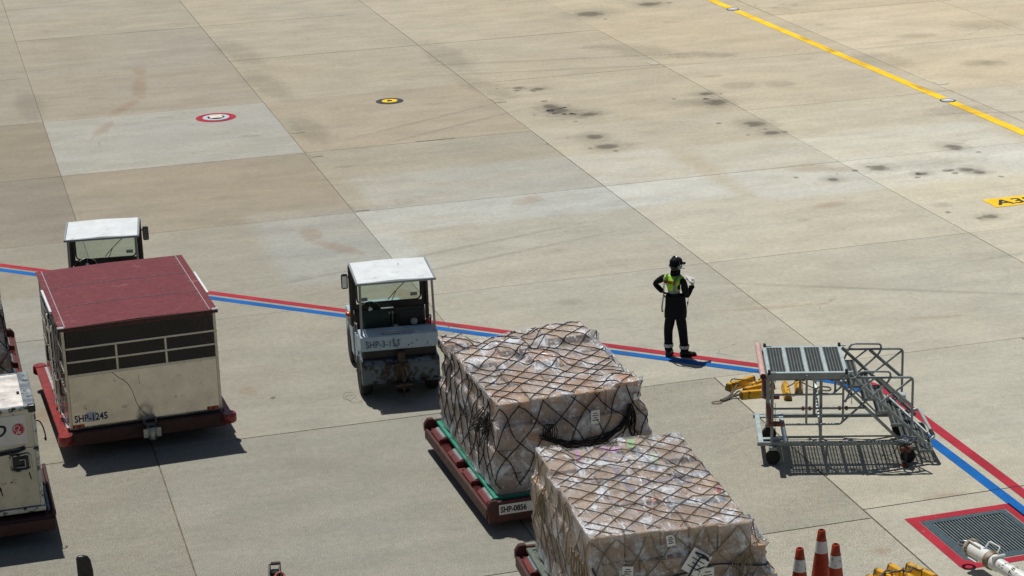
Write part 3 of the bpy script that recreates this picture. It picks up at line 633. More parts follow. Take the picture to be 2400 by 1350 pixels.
MB().tube(spline([(.62,.9,2.0),(.6,.9,1.85),(.7,.9,1.78),(.75,.9,1.9),(.68,.9,1.98)]), .01, 5).build('hanging_strap', 'steel_grey', cart)
# roof in three sheets with raised seams
for k in range(3):
    y0, y1 = -.03+(CL+.06)*k/3, -.03+(CL+.06)*(k+1)/3
    rfp = MB().prism([(-.03,CT-.01),(CW+.03,CT-.01),(CW+.03,CT+.004),(CW/2,CT+.022),(-.03,CT+.004)], y0+.002, y1-.002, 'y').build('roof_panel', 'cage_red', cart)
for y in (-.03+(CL+.06)/3, -.03+(CL+.06)*2/3):
    MB().tube([(.06,y,CT+.008),(CW/2,y,CT+.025),(CW-.06,y,CT+.008)], .0055, 5).build('roof_seam', 'seam_silver', cart)
for x in (.06, CW-.09):
    MB().box(x,x+.012,.0,CL,CT+.003,CT+.012).build('roof_trim', 'seam_silver', cart)
    for k in range(9): MB().lathe([(.013,0),(.008,.01)], 6, (x-.03,.15+k*.35,CT+.004)).build('rivet', 'seam_silver', cart)
for x in (-.045, CW+.045):
    MB().box(x-.018,x+.018,.85,2.05,CT-.03,CT+.02).build('door_track', 'roof_white', cart, bevel=.004)
MB().box(-.035,CW+.035,-.05,-.03,CT-.045,CT+.006).build('roof_fascia', 'chassis_dark', cart)
for x in (0,CW):
    MB().box(x-.05,x+.05,-.055,.03,CT+.004,CT+.016).build('corner_cap', 'seam_silver', cart)
# lettering, reflectors, dents and cord on the front
text('fleet_number', 'SHP-1245', .155, 'blue_ink', cart, (.075,-.0035,.565), (R(90),0,0), .0012, sx=.82, bold=.004)
MB().box(.26,.41,-.002,.0,.55,.70).build('number_backing', 'plate_grey', cart)
for x, z in ((.04,.475),(CW-.24,.475)):
    rfl = MB().box(x,x+.18,-.004,.0,z,z+.05).build('reflector', 'red_gloss', cart)
    for q in (.02,.11): MB().prism([(x+q,z),(x+q+.04,z),(x+q+.07,z+.05),(x+q+.03,z+.05)], -.006, -.0042, 'y').build('reflector_stripe', 'amber', rfl)
MB().tube(spline([(.70,-.006,1.31),(.80,-.006,1.2),(.90,-.006,1.12),(.98,-.006,.98),(1.04,-.006,.75),(1.12,-.03,.60),(1.22,-.08,.50)]), .005, 5).build('pull_cord', 'rope_tan', cart)
MB().tube([(x,-.002,z) for x,z in ((.85+.035*math.cos(a), .72+.02*math.sin(a)) for a in [k*.63 for k in range(10)])], .003, 4, True).build('scratch_mark', 'rope_tan', cart)
MB().tube([(1.10,-.002,1.2),(1.11,-.002,1.05)], .003, 4).build('scratch_mark', 'rope_tan', cart)
# coupling on the front beam
cp = MB().box(1.13,1.27,-.34,-.12,.30,.44).build('coupling', 'steel_grey', cart, bevel=.015)
MB().lathe([(.06,0),(.065,.03),(.065,.16),(.05,.2)], 14, (1.20,-.30,.24)).build('coupling_socket', 'bolt_steel', cp, smooth=True)
for x in (1.10,1.30): MB().box(x-.035,x+.035,-.33,-.29,.28,.42).build('coupling_lug', 'bolt_steel', cp)
MB().tube(spline([(1.12,-.2,.44),(1.10,-.24,.55),(1.18,-.26,.60),(1.28,-.24,.56),(1.27,-.2,.44)]), .016, 6).build('coupling_lever', 'steel_grey', cp, smooth=True)
# chrome lock rods and handles on the left side
for y, zz in ((.62,(.55,1.98)),(.74,(.62,1.92)),(1.12,(.5,1.86)),(1.24,(.62,1.98))):
    MB().tube([(-.07,y,zz[0]),(-.07,y,zz[1])], .014, 8).build('lock_rod', 'chrome', cart, smooth=True)
    for z in (zz[0]+.05, (zz[0]+zz[1])/2-.15, zz[1]-.05):
        MB().lathe([(.001,-.05),(.028,-.04),(.034,0),(.028,.04),(.001,.05)], 10, (-.07,y,z)).tube([(-.07,y,z),(-.0,y,z)], .012, 6).build('rod_knob', 'chrome', cart, smooth=True)
for y in (2.0, .25): MB().tube(rounded([(-.01,y,.95),(-.06,y,.95),(-.06,y,1.2),(-.01,y,1.2)], .03), .016, 6).build('door_handle', 'black_plastic', cart, smooth=True)
for y in (.95, 1.9): MB().box(-.02,-.004,y-.03,y+.03,CB,2.04).build('door_post', 'frame_alu', cart)

# ------------------------------------------------------------------ pallet dollies
DW, DLn = 2.76, 3.32
def dolly(loc, rz, label, plate=None):
    D = thing('pallet_dolly', label, 'cargo dolly', loc, R(rz), 'dark red roller dollies under the cargo pallets')
    for s in (0, 1):
        x = 0 if s == 0 else DW
        sg = 1 if s == 0 else -1
        bx = lambda a, b_: (min(x+sg*a, x+sg*b_), max(x+sg*a, x+sg*b_))
        MB().box(*bx(0,.05),.0,DLn,.20,.355).build('outer_rail', 'dolly_dark', D, bevel=.006)
        MB().box(*bx(.05,.28),.0,DLn,.24,.33).build('side_deck', 'dolly_red', D)
        for k, yc in enumerate((.36,1.14,1.92,2.86)):
            hs = MB().prism([(x+sg*.045,.355),(x+sg*.045,.40),(x+sg*.085,.425),(x+sg*.10,.425),(x+sg*.10,.33)], yc-.24, yc+.24, 'y').build('roller_housing', 'dolly_red', D)
            for e in (-.24,.24): MB().box(*bx(.05,.24),yc+e-.006,yc+e+.006,.33,.425).build('roller_cheek', 'dolly_red', hs)
            MB().lathe([(.02,-.225),(.042,-.22),(.042,.22),(.02,.225)], 14, (x+sg*.145,yc,.405), 'y').build('roller', 'roller_grey', D, smooth=True)
        for yc in (.75,2.4):
            mm = MB()
            for k in range(7):
                a = yc-.2+k*.057
                mm.tube([(x+sg*.06,a,.352),(x+sg*.22,a+.1,.352)], .006, 4).tube([(x+sg*.22,a,.356),(x+sg*.06,a+.1,.356)], .006, 4)
            mm.build('mesh_panel', 'dolly_red', D)
            st = MB().lathe([(.022,0),(.022,.10),(.014,.12)], 10, (x+sg*.225,yc+.15,.34)).build('stop_pin', 'steel_grey', D, smooth=True)
    for y0, y1 in ((-.06,-.0),(DLn,DLn+.06)):
        MB().box(.02,DW-.02,y0,y1,.16,.47).build('end_plate', 'dolly_dark', D, bevel=.008)
        for x in (0.0, DW-.15):
            xx = [(x+.0,.30),(x+.15,.30),(x+.15,.50),(x+.06,.50),(x+.0,.42)] if x == 0 else [(x,.30),(x+.15,.30),(x+.15,.42),(x+.09,.50),(x,.50)]
            MB().prism(xx, y0-.012, y0+.028 if y0 < 0 else y1+.012, 'y').build('corner_plate', 'dolly_dark', D, bevel=.01)
    MB().box(.28,DW-.28,.02,DLn-.02,.22,.36).build('centre_frame', 'dolly_dark', D)
    for k in range(6):
        y = .3+k*.54; MB().lathe([(.04,.3),(.04,DW-.3)], 10, (0,y,.395), 'x').build('cross_roller', 'roller_grey', D, smooth=True)
    for x in (.3,DW-.3):
        for y in (.55,DLn-.55): wheel(D, x, y, .17, .14)
    if plate:
        p_ = MB().box(.17,.66,-.068,-.0615,.275,.425).build('number_plate', 'paint_white', D, bevel=.004)
        text('fleet_number', plate, .118, 'stencil_ink', p_, (.19,-.0690,.31), (R(90),0,0), .001, sx=.80, bold=.004)
    # coupling tongue
    MB().box(DW/2-.06,DW/2+.06,-.42,-.06,.24,.31).build('tongue', 'dolly_dark', D, bevel=.01)
    return D

# ------------------------------------------------------------------ netted cargo pallets
ubox = MB().box(-.5,.5,-.5,.5,-.5,.5)
cm_ = bpy.data.meshes.new('carton'); 
_b = bmesh.new(); _me = bpy.data.meshes.new('t'); _me.from_pydata(ubox.v, [], ubox.f); _b.from_mesh(_me)
bmesh.ops.recalc_face_normals(_b, faces=_b.faces); bmesh.ops.bevel(_b, geom=list(_b.edges), offset=.022, segments=1, affect='EDGES'); _b.to_mesh(cm_); _b.free(); cm_.materials.append(MATS['carton'])

class Hull:
    """taut skin round a set of boxes (x0,x1,y0,y1,z0,z1): r(s,z) round the sides and h(x,y) on top"""
    def __init__(s, boxes, hx, hy, z0, off=.012, nz=26, ns=200):
        B = np.array(boxes); s.B = B; s.hx, s.hy, s.z0, s.off = hx, hy, z0, off
        s.per = 4*(hx+hy); s.ns = ns
        S = np.arange(ns)/ns*s.per; P = np.array([s.rect(q) for q in S]); L = np.hypot(P[:,0],P[:,1]); Dn = P/L[:,None]; s.D = Dn
        # heights
        s.gx = np.linspace(-hx*1.15,hx*1.15,70); s.gy = np.linspace(-hy*1.15,hy*1.15,90)
        Hh = np.zeros((70,90))
        for b in B:
            ix = (s.gx >= b[0]-.02) & (s.gx <= b[1]+.02); iy = (s.gy >= b[2]-.02) & (s.gy <= b[3]+.02)
            Hh[np.ix_(ix,iy)] = np.maximum(Hh[np.ix_(ix,iy)], b[5])
        s.Hraw = Hh.copy()
        mx = Hh.copy()
        for _ in range(1):
            q = np.pad(mx,1,mode='edge'); mx = np.maximum.reduce([q[1:-1,1:-1],q[:-2,1:-1],q[2:,1:-1],q[1:-1,:-2],q[1:-1,2:]])
        for _ in range(3):
            q = np.pad(mx,1,mode='edge'); mx = (q[1:-1,1:-1]*2+q[:-2,1:-1]+q[2:,1:-1]+q[1:-1,:-2]+q[1:-1,2:])/6
        s.H = np.maximum(mx, Hh)
        # radii
        ztop = B[:,5].max(); s.zs = np.linspace(z0, ztop, nz)
        Rr = np.zeros((nz, ns)); eps = 1e-9
        for k, z in enumerate(s.zs):
            act = B[(B[:,4]-.02 <= z) & (B[:,5]+.005 >= z)]
            for b in act:
                tx1, tx2 = b[0]/(Dn[:,0]+eps), b[1]/(Dn[:,0]+eps); ty1, ty2 = b[2]/(Dn[:,1]+eps), b[3]/(Dn[:,1]+eps)
                tn = np.maximum(np.minimum(tx1,tx2), np.minimum(ty1,ty2)); tf = np.minimum(np.maximum(tx1,tx2), np.maximum(ty1,ty2))
                ok = (tf > np.maximum(tn,0)); Rr[k][ok] = np.maximum(Rr[k][ok], tf[ok])
        for k in range(nz-2,-1,-1): pass
        s.Rraw = Rr
        # rim: at each s the highest z still outboard
        s.rim = np.array([max([s.zs[k] for k in range(nz) if Rr[k,i] > .80*L[i]] or [z0+.2]) for i in range(ns)])
        Rs = Rr.copy()
        Rs = np.where(Rs < .7*L[None,:], .97*L[None,:], Rs)
        for _ in range(3):
            Rs = np.maximum(Rs, (np.roll(Rs,1,1)+np.roll(Rs,-1,1))/2*.998)
        for _ in range(2):
            q = np.pad(Rs,((1,1),(0,0)),mode='edge'); Rs = np.maximum(Rs*.999, (q[:-2]+q[2:])/2)
        Rs = (np.roll(Rs,1,1)+2*Rs+np.roll(Rs,-1,1))/4; Rs = np.maximum(Rs, np.where(Rr > 0, Rr, 0)*1.0)
        s.Rs = Rs
        s.rim = np.maximum(s.rim, (np.roll(s.rim,1)+np.roll(s.rim,-1))/2)
    def rect(s, q):
        hx, hy = s.hx, s.hy; q = q % s.per
        if q < 2*hx: return (-hx+q, -hy)
        q -= 2*hx
        if q < 2*hy: return (hx, -hy+q)
        q -= 2*hy
        if q < 2*hx: return (hx-q, hy)
        q -= 2*hx; return (-hx, hy-q)
    def top(s, x, y):
        i = np.clip(np.interp(x, s.gx, np.arange(len(s.gx))), 0, len(s.gx)-1.001); j = np.clip(np.interp(y, s.gy, np.arange(len(s.gy))), 0, len(s.gy)-1.001)
        a, b = int(i), int(j); u, v = i-a, j-b; Hh = s.H
        return (Hh[a,b]*(1-u)*(1-v)+Hh[a+1,b]*u*(1-v)+Hh[a,b+1]*(1-u)*v+Hh[a+1,b+1]*u*v)
    def rimz(s, q):
        k = (q/s.per*s.ns) % s.ns; a = int(k); return s.rim[a]*(1-(k-a)) + s.rim[(a+1)%s.ns]*(k-a)
    def side(s, q, z, off=None):
        off = s.off if off is None else off
        k = (q/s.per*s.ns) % s.ns; a = int(k); u = k-a; c = (a+1) % s.ns
        zi = np.clip(np.interp(z, s.zs, np.arange(len(s.zs))), 0, len(s.zs)-1.001); j = int(zi); v = zi-j
        r = (s.Rs[j,a]*(1-u)+s.Rs[j,c]*u)*(1-v)+(s.Rs[j+1,a]*(1-u)+s.Rs[j+1,c]*u)*v
        dx = s.D[a]*(1-u)+s.D[c]*u; dx = dx/np.hypot(*dx)
        return (dx[0]*(r+off), dx[1]*(r+off), z)
    def film(s):
        m_ = MB(); n = s.ns; nv = 26; nt_ = 26; rows_ = []
        for k in range(nv+1):
            row = []
            for i in range(n):
                q = i/n*s.per; z = s.z0 + .02 + (s.rim[i]-s.z0-.02)*k/nv; p_ = s.side(q, z)
                jit = .018*math.sin(i*1.1+k*.6)*math.sin(k*.8+i*.33) + rng.uniform(-.006,.012)
                bulge = .04*max(0, 1-k/7)*math.sin(i*.37)**2
                f = 1+(jit*.5+bulge)/max(.4, math.hypot(p_[0],p_[1])); row.append((p_[0]*f, p_[1]*f, p_[2]))
            rows_.append(row)
        rim_ = rows_[-1]
        for k in range(1, nt_+1):
            f = 1-(k-1)/(nt_+.2); f = f**.85
            row = []
            for i in range(n):
                x, y = rim_[i][0]*f, rim_[i][1]*f; row.append((x, y, (s.top(x,y) if k > 1 else max(s.rim[i], s.top(x*.94,y*.94)))+s.off+rng.uniform(-.002,.013)))
            rows_.append(row)
        vs = [p_ for r_ in rows_ for p_ in r_]; fs = []
        for k in range(len(rows_)-1):
            for i in range(n): fs.append((k*n+i, k*n+(i+1)%n, (k+1)*n+(i+1)%n, (k+1)*n+i))
        fs.append(tuple(range((len(rows_)-1)*n, len(rows_)*n)))
        return m_.add(vs, fs)
    def inside(s, x, y):
        th = math.atan2(y, x); i = int(np.argmax(s.D[:,0]*math.cos(th)+s.D[:,1]*math.sin(th)))
        j = np.argmin(abs(s.zs-s.rim[i])); return math.hypot(x,y) < s.Rs[j,i]+.01
    def net(s, sp, r, ang=45, zlow=.1, top_only=False, matidx=(0,0), sag=.0):
        m_ = MB(); off = s.off+r+.004; step = .07; ext = math.hypot(s.hx,s.hy)+.1
        for a in (ang, -ang):
            d_ = (math.cos(R(a)), math.sin(R(a))); n_ = (-d_[1], d_[0])
            k = -int(ext/sp)-1
            while k*sp < ext:
                ph = rng.uniform(0,6.28); cur = []; jk = rng.normal(0,.022)
                tt = -ext
                while tt < ext:
                    wob = .035*math.sin(tt*2.3+ph)
                    x, y = d_[0]*tt+n_[0]*(k*sp+wob+jk), d_[1]*tt+n_[1]*(k*sp+wob+jk)
                    if s.inside(x, y): cur.append((x, y, s.top(x,y)+off))
                    elif len(cur) > 2: m_.tube(cur, r, 5, mi=matidx[0], caps=False); cur = []
                    else: cur = []
                    tt += step
                if len(cur) > 2: m_.tube(cur, r, 5, mi=matidx[0], caps=False)
                k += 1
        # sides: two families of slanting cords, opening out downwards
        dsp = sp*1.5; n = int(s.per/dsp); hgt = s.rim.max()-s.z0
        for sg in (1,-1):
            for i in range(n):
                q0 = i*dsp; cur = []; ph = rng.uniform(0,6.28)
                for k in range(24):
                    v = k/23; q = q0 + sg*(v*hgt*.62 + .06*math.sin(v*8+ph)) ; zt = s.rimz(q); z = zt - v*(zt-s.z0-zlow)
                    cur.append(s.side(q, z, off + sag*math.sin(math.pi*v)))
                m_.tube(cur, r, 5, mi=matidx[1], caps=False)
        return m_

def cargo(loc, rz, label, W, L, layers, tints, net_mats, pal_mat, sp, r, rand, bigs=(), skip=None):
    """pallet with cartons, stretch film and net; local origin at the pallet centre, base on the dolly rollers"""
    rd_ = random.Random(rand); C = thing('netted_cargo', label, 'cargo pallet', loc, R(rz), 'netted cargo pallets')
    PW, PL = 1.22, 1.585
    pl = MB().box(-PW,PW,-PL,PL,.0,.022).build('pallet', pal_mat, C)
    for a in ((-PW,-PW+.07,-PL,PL),(PW-.07,PW,-PL,PL),(-PW+.07,PW-.07,-PL,-PL+.07),(-PW+.07,PW-.07,PL-.07,PL)):
        MB().box(a[0],a[1],a[2],a[3],.0225,.038).build('pallet_rail', pal_mat, pl, bevel=.005)
    boxes = []
    z = .023
    for li, (h, nx, ny, inx, iny) in enumerate(layers):
        il, ir = inx if isinstance(inx, tuple) else (inx/2, inx/2); w0, l0 = W-il-ir, L-iny; cx_ = (il-ir)/2
        ys = [0]+sorted([(k+1)/ny + rd_.uniform(-.18,.18)/ny for k in range(ny-1)])+[1]
        for j in range(ny):
            n_ = nx + rd_.choice((-1,0,0,1)) if nx > 2 else nx
            xs = [0]+[(k+1)/n_ + rd_.uniform(-.2,.2)/n_ for k in range(n_-1)]+[1]
            for i in range(n_):
                if li < len(layers)-2 and 0 < i < n_-1 and 0 < j < ny-1: continue
                if skip and skip(li, i, j, n_, ny): continue
                jx, jy = rd_.uniform(-.03,.035), rd_.uniform(-.03,.035)
                x0, x1 = cx_-w0/2+w0*xs[i]+.007, cx_-w0/2+w0*xs[i+1]-.007; y0, y1 = -l0/2+l0*ys[j]+.007, -l0/2+l0*ys[j+1]-.007
                if i == 0: x0 -= jx
                if i == n_-1: x1 += jx
                if j == 0: y0 -= jy
                if j == ny-1: y1 += jy
                hh = h if li < len(layers)-1 else h*rd_.choice((1,1,.92,1.05,.82))
                boxes.append((x0,x1,y0,y1,z+.004,z+hh-.004))
        z += h
    for bb in bigs: boxes.append(bb[:6])
    for k, bb in enumerate(boxes):
        o = bpy.data.objects.new('carton', cm_); COL.objects.link(o); o.parent = C
        o.location = ((bb[0]+bb[1])/2,(bb[2]+bb[3])/2,(bb[4]+bb[5])/2); o.scale = (bb[1]-bb[0],bb[3]-bb[2],bb[5]-bb[4])
        tt = rd_.choice(tints); u = rd_.uniform(.76,1.12); o['tint'] = tuple(float(q*u) for q in tt)
    for k, bb in enumerate(bigs):
        if len(bb) > 6: 
            for o in C.children:
                if o.name.startswith('carton') and abs(o.location.x-(bb[0]+bb[1])/2) < 1e-4 and abs(o.location.z-(bb[4]+bb[5])/2) < 1e-4: o['tint'] = bb[6]
    Hl = Hull(boxes, W/2, L/2, .04)
    Hl.film().build('stretch_film', 'stretch_film', C, smooth=True)
    Hl.net(sp, r, matidx=(0,1)).build('net', net_mats, C, smooth=True)
    return C, Hl

def paper_on(C, Hl, q, z, wd, ht, rot=0, lines=True, name='label_sheet', off=.03):
    """sheet of paper lying on the side skin at perimeter position q"""
    p0 = Vector(Hl.side(q, z, off)); p1 = Vector(Hl.side(q+.1, z, off)); dx = (p1-p0); dx.z = 0; dx.normalize(); nrm = dx.cross(Vector((0,0,1)))
    Mx = Matrix((( dx.x, nrm.x, 0, p0.x),(dx.y, nrm.y, 0, p0.y),(0,0,1,z),(0,0,0,1)))
    Mx = Mx @ Matrix.Rotation(R(rot), 4, 'Y')
    o = MB().box(-wd/2,wd/2,-.001,.001,-ht/2,ht/2).build(name, 'paper', C); o.matrix_local = Mx
    if lines:
        for k in range(4):
            l_ = wd*(.7 if k % 2 else .45); MB().box(-l_/2,l_/2,.0012,.0022,ht*.28-k*ht*.17-.006,ht*.28-k*ht*.17+.006).build('printed_line', 'stencil_ink', o)
    return o
def tape_top(C, Hl, pts, wd, mat):
    P = [Vector(p_) for p_ in pts]; m_ = MB(); vs = []; n = 14
    d_ = (P[-1]-P[0]).normalized(); nn = Vector((-d_.y, d_.x))
    for k in range(n+1):
        c = P[0].lerp(P[-1], k/n)
        for s in (-1,1):
            q = c+nn*s*wd/2; vs.append((q.x, q.y, Hl.top(q.x,q.y)+.009))
    m_.add(vs, [(2*k,2*k+1,2*k+3,2*k+2) for k in range(n)]); m_.build('tape', mat, C)

def local_to(loc, rz, x, y):
    a = R(rz); return (loc[0]+x*math.cos(a)-y*math.sin(a), loc[1]+x*math.sin(a)+y*math.cos(a))
TN = [(1.1,.92,.74),(1,.98,.97),(.94,.92,.92),(1.05,1.02,1.0),(.9,.86,.83),(1,.93,.86),(.98,.97,.98),(1.08,1.06,1.05)]
# dolly and load with the plate SHP-0856
d1 = (6.735, 26.318, 0)
dolly(d1, 1.2, 'dark red cargo dolly with number plate SHP-0856 and green-edged pallet', 'SHP-0856')
c1 = local_to(d1, 1.2, DW/2, DLn/2-.02)
lay1 = [(.30,4,4,(0,.06),.0),(.36,4,4,(0,.06),.02),(.34,4,4,(.03,.10),.03),(.35,4,5,(.10,.17),.12)]
C1, H1 = cargo((c1[0],c1[1],.448), .8, 'tall cartons under stretch film and black net on the green pallet', 2.34, 3.06, lay1, TN, ['net_black','net_black'], 'pallet_green', .255, .0078, 3,
    bigs=[(.30,.98,.62,1.22,1.34,1.47,(1.1,1.06,1.02)),(-1.18,-.80,1.05,1.45,1.30,1.42,(1.1,.82,.6)),(.62,.96,-1.46,-1.10,1.36,1.43,(1.15,.80,.52)),(-.15,.2,-.2,.3,1.36,1.44,(1.2,.9,.7)),(-.5,-.05,.4,.9,1.36,1.45,(1.0,1.0,1.0))])
paper_on(C1, H1, 1.17+.28, 1.02, .13, .20)
paper_on(C1, H1, 1.17+.93, 1.22, .15, .09, 6, False)
# slack rope coils gathered on the near face
rc = MB()
for k in range(9):
    a, b_ = rng.uniform(-.55,-.4), rng.uniform(.72,.9); dz = rng.uniform(.22,.40); pts = []
    for i in range(15):
        v = i/14; q = 1.17 + a+(b_-a)*v; z = (.86+.12*v+rng.uniform(-.02,.02)) - dz*4*v*(1-v)*(.8+.2*v); pts.append(H1.side(q, z, .04+.012*(k%4)))
    rc.tube(pts, .0085, 5)
for k in range(7):
    q0 = 1.17+.80+rng.uniform(-.05,.12); z0_ = 1.03+rng.uniform(-.05,.05); rr_, hh_ = rng.uniform(.03,.07), rng.uniform(.12,.24)
    rc.tube([H1.side(q0+rr_*math.cos(t_), z0_-.1+hh_*math.sin(t_), .05+.008*k) for t_ in np.linspace(0,6.28,16,endpoint=False)], .0085, 5, True)
for k in range(4):
    q0 = 1.17-.42+k*.03; rc.tube([H1.side(q0+.05*math.cos(t_), .90+.12*math.sin(t_), .05+.01*k) for t_ in np.linspace(0,6.28,16,endpoint=False)], .008, 5, True)
rc.build('slack_rope', 'net_black', C1, smooth=True)
rc = MB()
for k in range(10):
    q0 = H1.per-.35-.06*k+rng.uniform(-.05,.05); z0_ = .75+rng.uniform(-.1,.25)
    rc.tube([H1.side(q0+.04*math.cos(t_)+.03*k*math.sin(t_), z0_+.16*math.sin(t_), .04+.006*k) for t_ in np.linspace(0,6.28,14,endpoint=False)], .0085, 5, True)
for k in range(3):
    rc.tube([H1.side(H1.per-.2-v*1.6, 1.0-.25*v-.35*4*v*(1-v)*.5+.04*k, .05) for v in np.linspace(0,1,18)], .0085, 5)
rc.build('slack_rope', 'net_black', C1, smooth=True)

# nearest load
d2 = (6.53, 21.42, 0)
dolly(d2, -3.0, 'dark red cargo dolly cut off by the bottom edge, under the nearest load')
c2 = local_to(d2, -3.0, DW/2+.03, DLn/2)
lay2 = [(.36,4,4,(.06,.0),.0),(.37,4,4,(.05,.02),.02),(.36,4,4,(.04,.16),.04),(.35,4,4,(.06,.36),.08)]
C2, H2 = cargo((c2[0]-.05,c2[1],.448), -2.6, 'square carton stack under film and tan net, nearest the bottom edge', 2.36, 2.98, lay2, [(1.0,.97,.92),(1.06,1.02,.97),(.96,.92,.86),(1.02,.96,.88)], ['net_tan','net_cream'], 'pallet_grey', .235, .0070, 11)
for q, z, wd, ht, rt in ((1.18+.12,1.02,.30,.30,38),(1.18+.27,.80,.16,.24,2),(1.18-.18,1.32,.10,.14,-8),(1.18-.72,.98,.13,.17,3)): paper_on(C2, H2, q, z, wd, ht, rt)
tape_top(C2, H2, [(-.55,1.45),(-.62,.9)], .05, 'tape_pink'); tape_top(C2, H2, [(-.25,1.42),(-.05,1.15)], .12, 'tape_pink'); tape_top(C2, H2, [(.18,1.42),(.10,1.12)], .10, 'tape_green'); tape_top(C2, H2, [(.30,.85),(.25,.55)], .09, 'tape_green')
tape_top(C2, H2, [(-.28,1.2),(-.30,-.3)], .06, 'tape_violet'); tape_top(C2, H2, [(-.1,-.05),(.55,-.02)], .07, 'tape_violet'); tape_top(C2, H2, [(.75,-.45),(.92,-.05)], .05, 'tape_red'); tape_top(C2, H2, [(.12,1.1),(.20,.35)], .12, 'tape_dark'); tape_top(C2, H2, [(0,-.75),(.75,-.72)], .14, 'tape_dark'); tape_top(C2, H2, [(-.7,.15),(-.2,.28)], .06, 'tape_dark'); tape_top(C2, H2, [(.3,.1),(.85,.2)], .12, 'tape_dark')
for x, y in ((-.55,-.55),(-.42,-.88),(-.15,-.62)): tape_top(C2, H2, [(x,y),(x+.07,y+.05)], .06, 'mark_orange')
for x, y in ((-.8,1.05),(-.75,.75),(-.45,.95),(.80,-.5),(.93,-.52)): tape_top(C2, H2, [(x,y),(x+.14,y+.03)], .12, 'paper')
rc = MB()
rc.tube([H2.side(q, .93+.03*math.sin(q*5)-.12*abs(q-1.3)*.4, .03) for q in np.linspace(.1,2.3,24)], .010, 5)
rc.tube(spline([H2.side(.02,1.1,.04),H2.side(.12,.95,.05),H2.side(.45,.85,.05),H2.side(.6,.88,.05)]), .012, 5)
rc.tube(spline([H2.side(1.18+.1,1.16,.05),H2.side(1.18+.2,1.12,.10),H2.side(1.18+.25,1.04,.08),H2.side(1.18+.15,1.10,.07),H2.side(1.18+.0,.85,.05),H2.side(1.18-.15,.65,.05)]), .012, 5)
rc.build('tie_strap', 'strap_blue', C2, smooth=True)
for n_, qa, dq, zc, rw, rh in ((6,H2.per-.35,-.1,.85,.05,.17),(5,H2.per-2.2,-.05,.95,.06,.2),(5,1.18+.62,.03,.85,.04,.15)):
    rc = MB()
    for k in range(n_): rc.tube([H2.side(qa+dq*k+rw*math.cos(t_)+.02*k*math.sin(t_), zc+.03*(k%3)+rh*math.sin(t_), .035+.008*k) for t_ in np.linspace(0,6.28,14,endpoint=False)], .007, 5, True)
    rc.build('slack_rope', 'net_cream', C2, smooth=True)
# the load cut off by the left edge
d3 = (.95-DW, 33.15, 0)
dolly(d3, 0.4, 'dark red cargo dolly cut off by the left edge behind the metal container')
c3 = local_to(d3, .4, DW/2, DLn/2)
cargo((c3[0],c3[1],.448), .4, 'film-wrapped load with dark net, cut off by the left edge', 2.36, 3.0, [(.34,3,3,.0,.0),(.36,3,3,.02,.0),(.36,3,4,.06,.1),(.32,3,3,.16,.2)], [(.7,.66,.62),(.6,.55,.5),(.75,.72,.7),(.5,.42,.36)], ['net_black','net_black'], 'pallet_green', .26, .007, 23)

# ------------------------------------------------------------------ metal air freight container at the left edge
KW = 2.03; KB, KT, KD = .46, 2.0, 1.46
ct = thing('freight_container', 'dented metal air freight container with white airline sign at the left edge', 'freight container', (.877-KW, 28.235, 0), R(.6))
MB().box(.03,KW-.03,.0,.02,KB+.06,1.37).build('lower_panel', 'container_alu', ct)
MB().box(.03,KW-.03,.0,.02,1.38,KT-.05).build('upper_panel', 'container_alu', ct)
MB().box(.03,KW-.03,-.012,.0,1.355,1.395).build('cross_rail', 'container_edge', ct, bevel=.004)
MB().box(KW-.02,KW,.03,KD-.03,KB+.06,KT-.05).build('side_panel', 'container_alu', ct); MB().box(.0,.02,.03,KD-.03,KB+.06,KT-.05).build('side_panel', 'container_alu', ct); MB().box(.03,KW-.03,KD-.02,KD,KB+.06,KT-.05).build('back_panel', 'container_alu', ct)
MB().box(.03,KW-.075,.03,KD-.03,KT-.02,KT-.006).build('roof_panel', 'container_top', ct)
MB().box(KW-.14,KW+.008,-.008,KD+.008,KT-.05,KT+.002).build('roof_edge', 'container_edge', ct, bevel=.006)
MB().box(-.008,KW-.14,-.012,.05,KT-.06,KT).build('roof_edge', 'container_edge', ct, bevel=.006); MB().box(-.008,KW-.14,KD-.05,KD+.008,KT-.05,KT).build('roof_edge', 'container_edge', ct, bevel=.006)
for x in (0,KW-.05):
    for y in (0,KD-.05): MB().box(x-.004,x+.054,y-.006,y+.056,KB+.05,KT-.06).build('corner_post', 'container_edge', ct, bevel=.008)
MB().box(KW-.09,KW+.014,-.02,.07,KT-.10,KT+.01).build('corner_cap', 'black_plastic', ct, bevel=.02, segs=2)
MB().box(-.02,KW+.02,-.03,KD+.03,KB-.02,KB+.055).build('base_sill', 'container_edge', ct, bevel=.006)
for k in range(12): MB().lathe([(.008,0),(.008,.006)], 6, (KW-.2-k*.15,-.016,KT-.03), 'y').build('rivet', 'black_metal', ct)
sg_ = MB().box(.55,KW-.135,-.006,-.001,1.46,1.885).build('sign', 'sign_white', ct)
text('sign_lettering', 'CARGO', .235, 'stencil_ink', sg_, (KW-.43,-.0075,1.60), (R(90),0,0), .001, align='RIGHT', shear=.35, bold=.006)
lg = MB().lathe([(.083,0),(.083,.003)], 28, (KW-.245,-.0105,1.68), 'y').build('logo_disc', 'logo_red', sg_)
crane = spline([(KW-.29,-.012,1.66),(KW-.30,-.012,1.71),(KW-.26,-.012,1.735),(KW-.225,-.012,1.715),(KW-.235,-.012,1.69),(KW-.255,-.012,1.675),(KW-.24,-.012,1.652),(KW-.21,-.012,1.64)], 4)
MB().tube(crane, .006, 5).build('logo_bird', 'sign_white', sg_)
for s in (-1,1): MB().tube([(KW-.245+s*.075*math.sin(a),-.012,1.68+.068*math.cos(a)) for a in np.linspace(.5,2.2,9)], .0028, 4).build('logo_wing', 'sign_white', sg_)
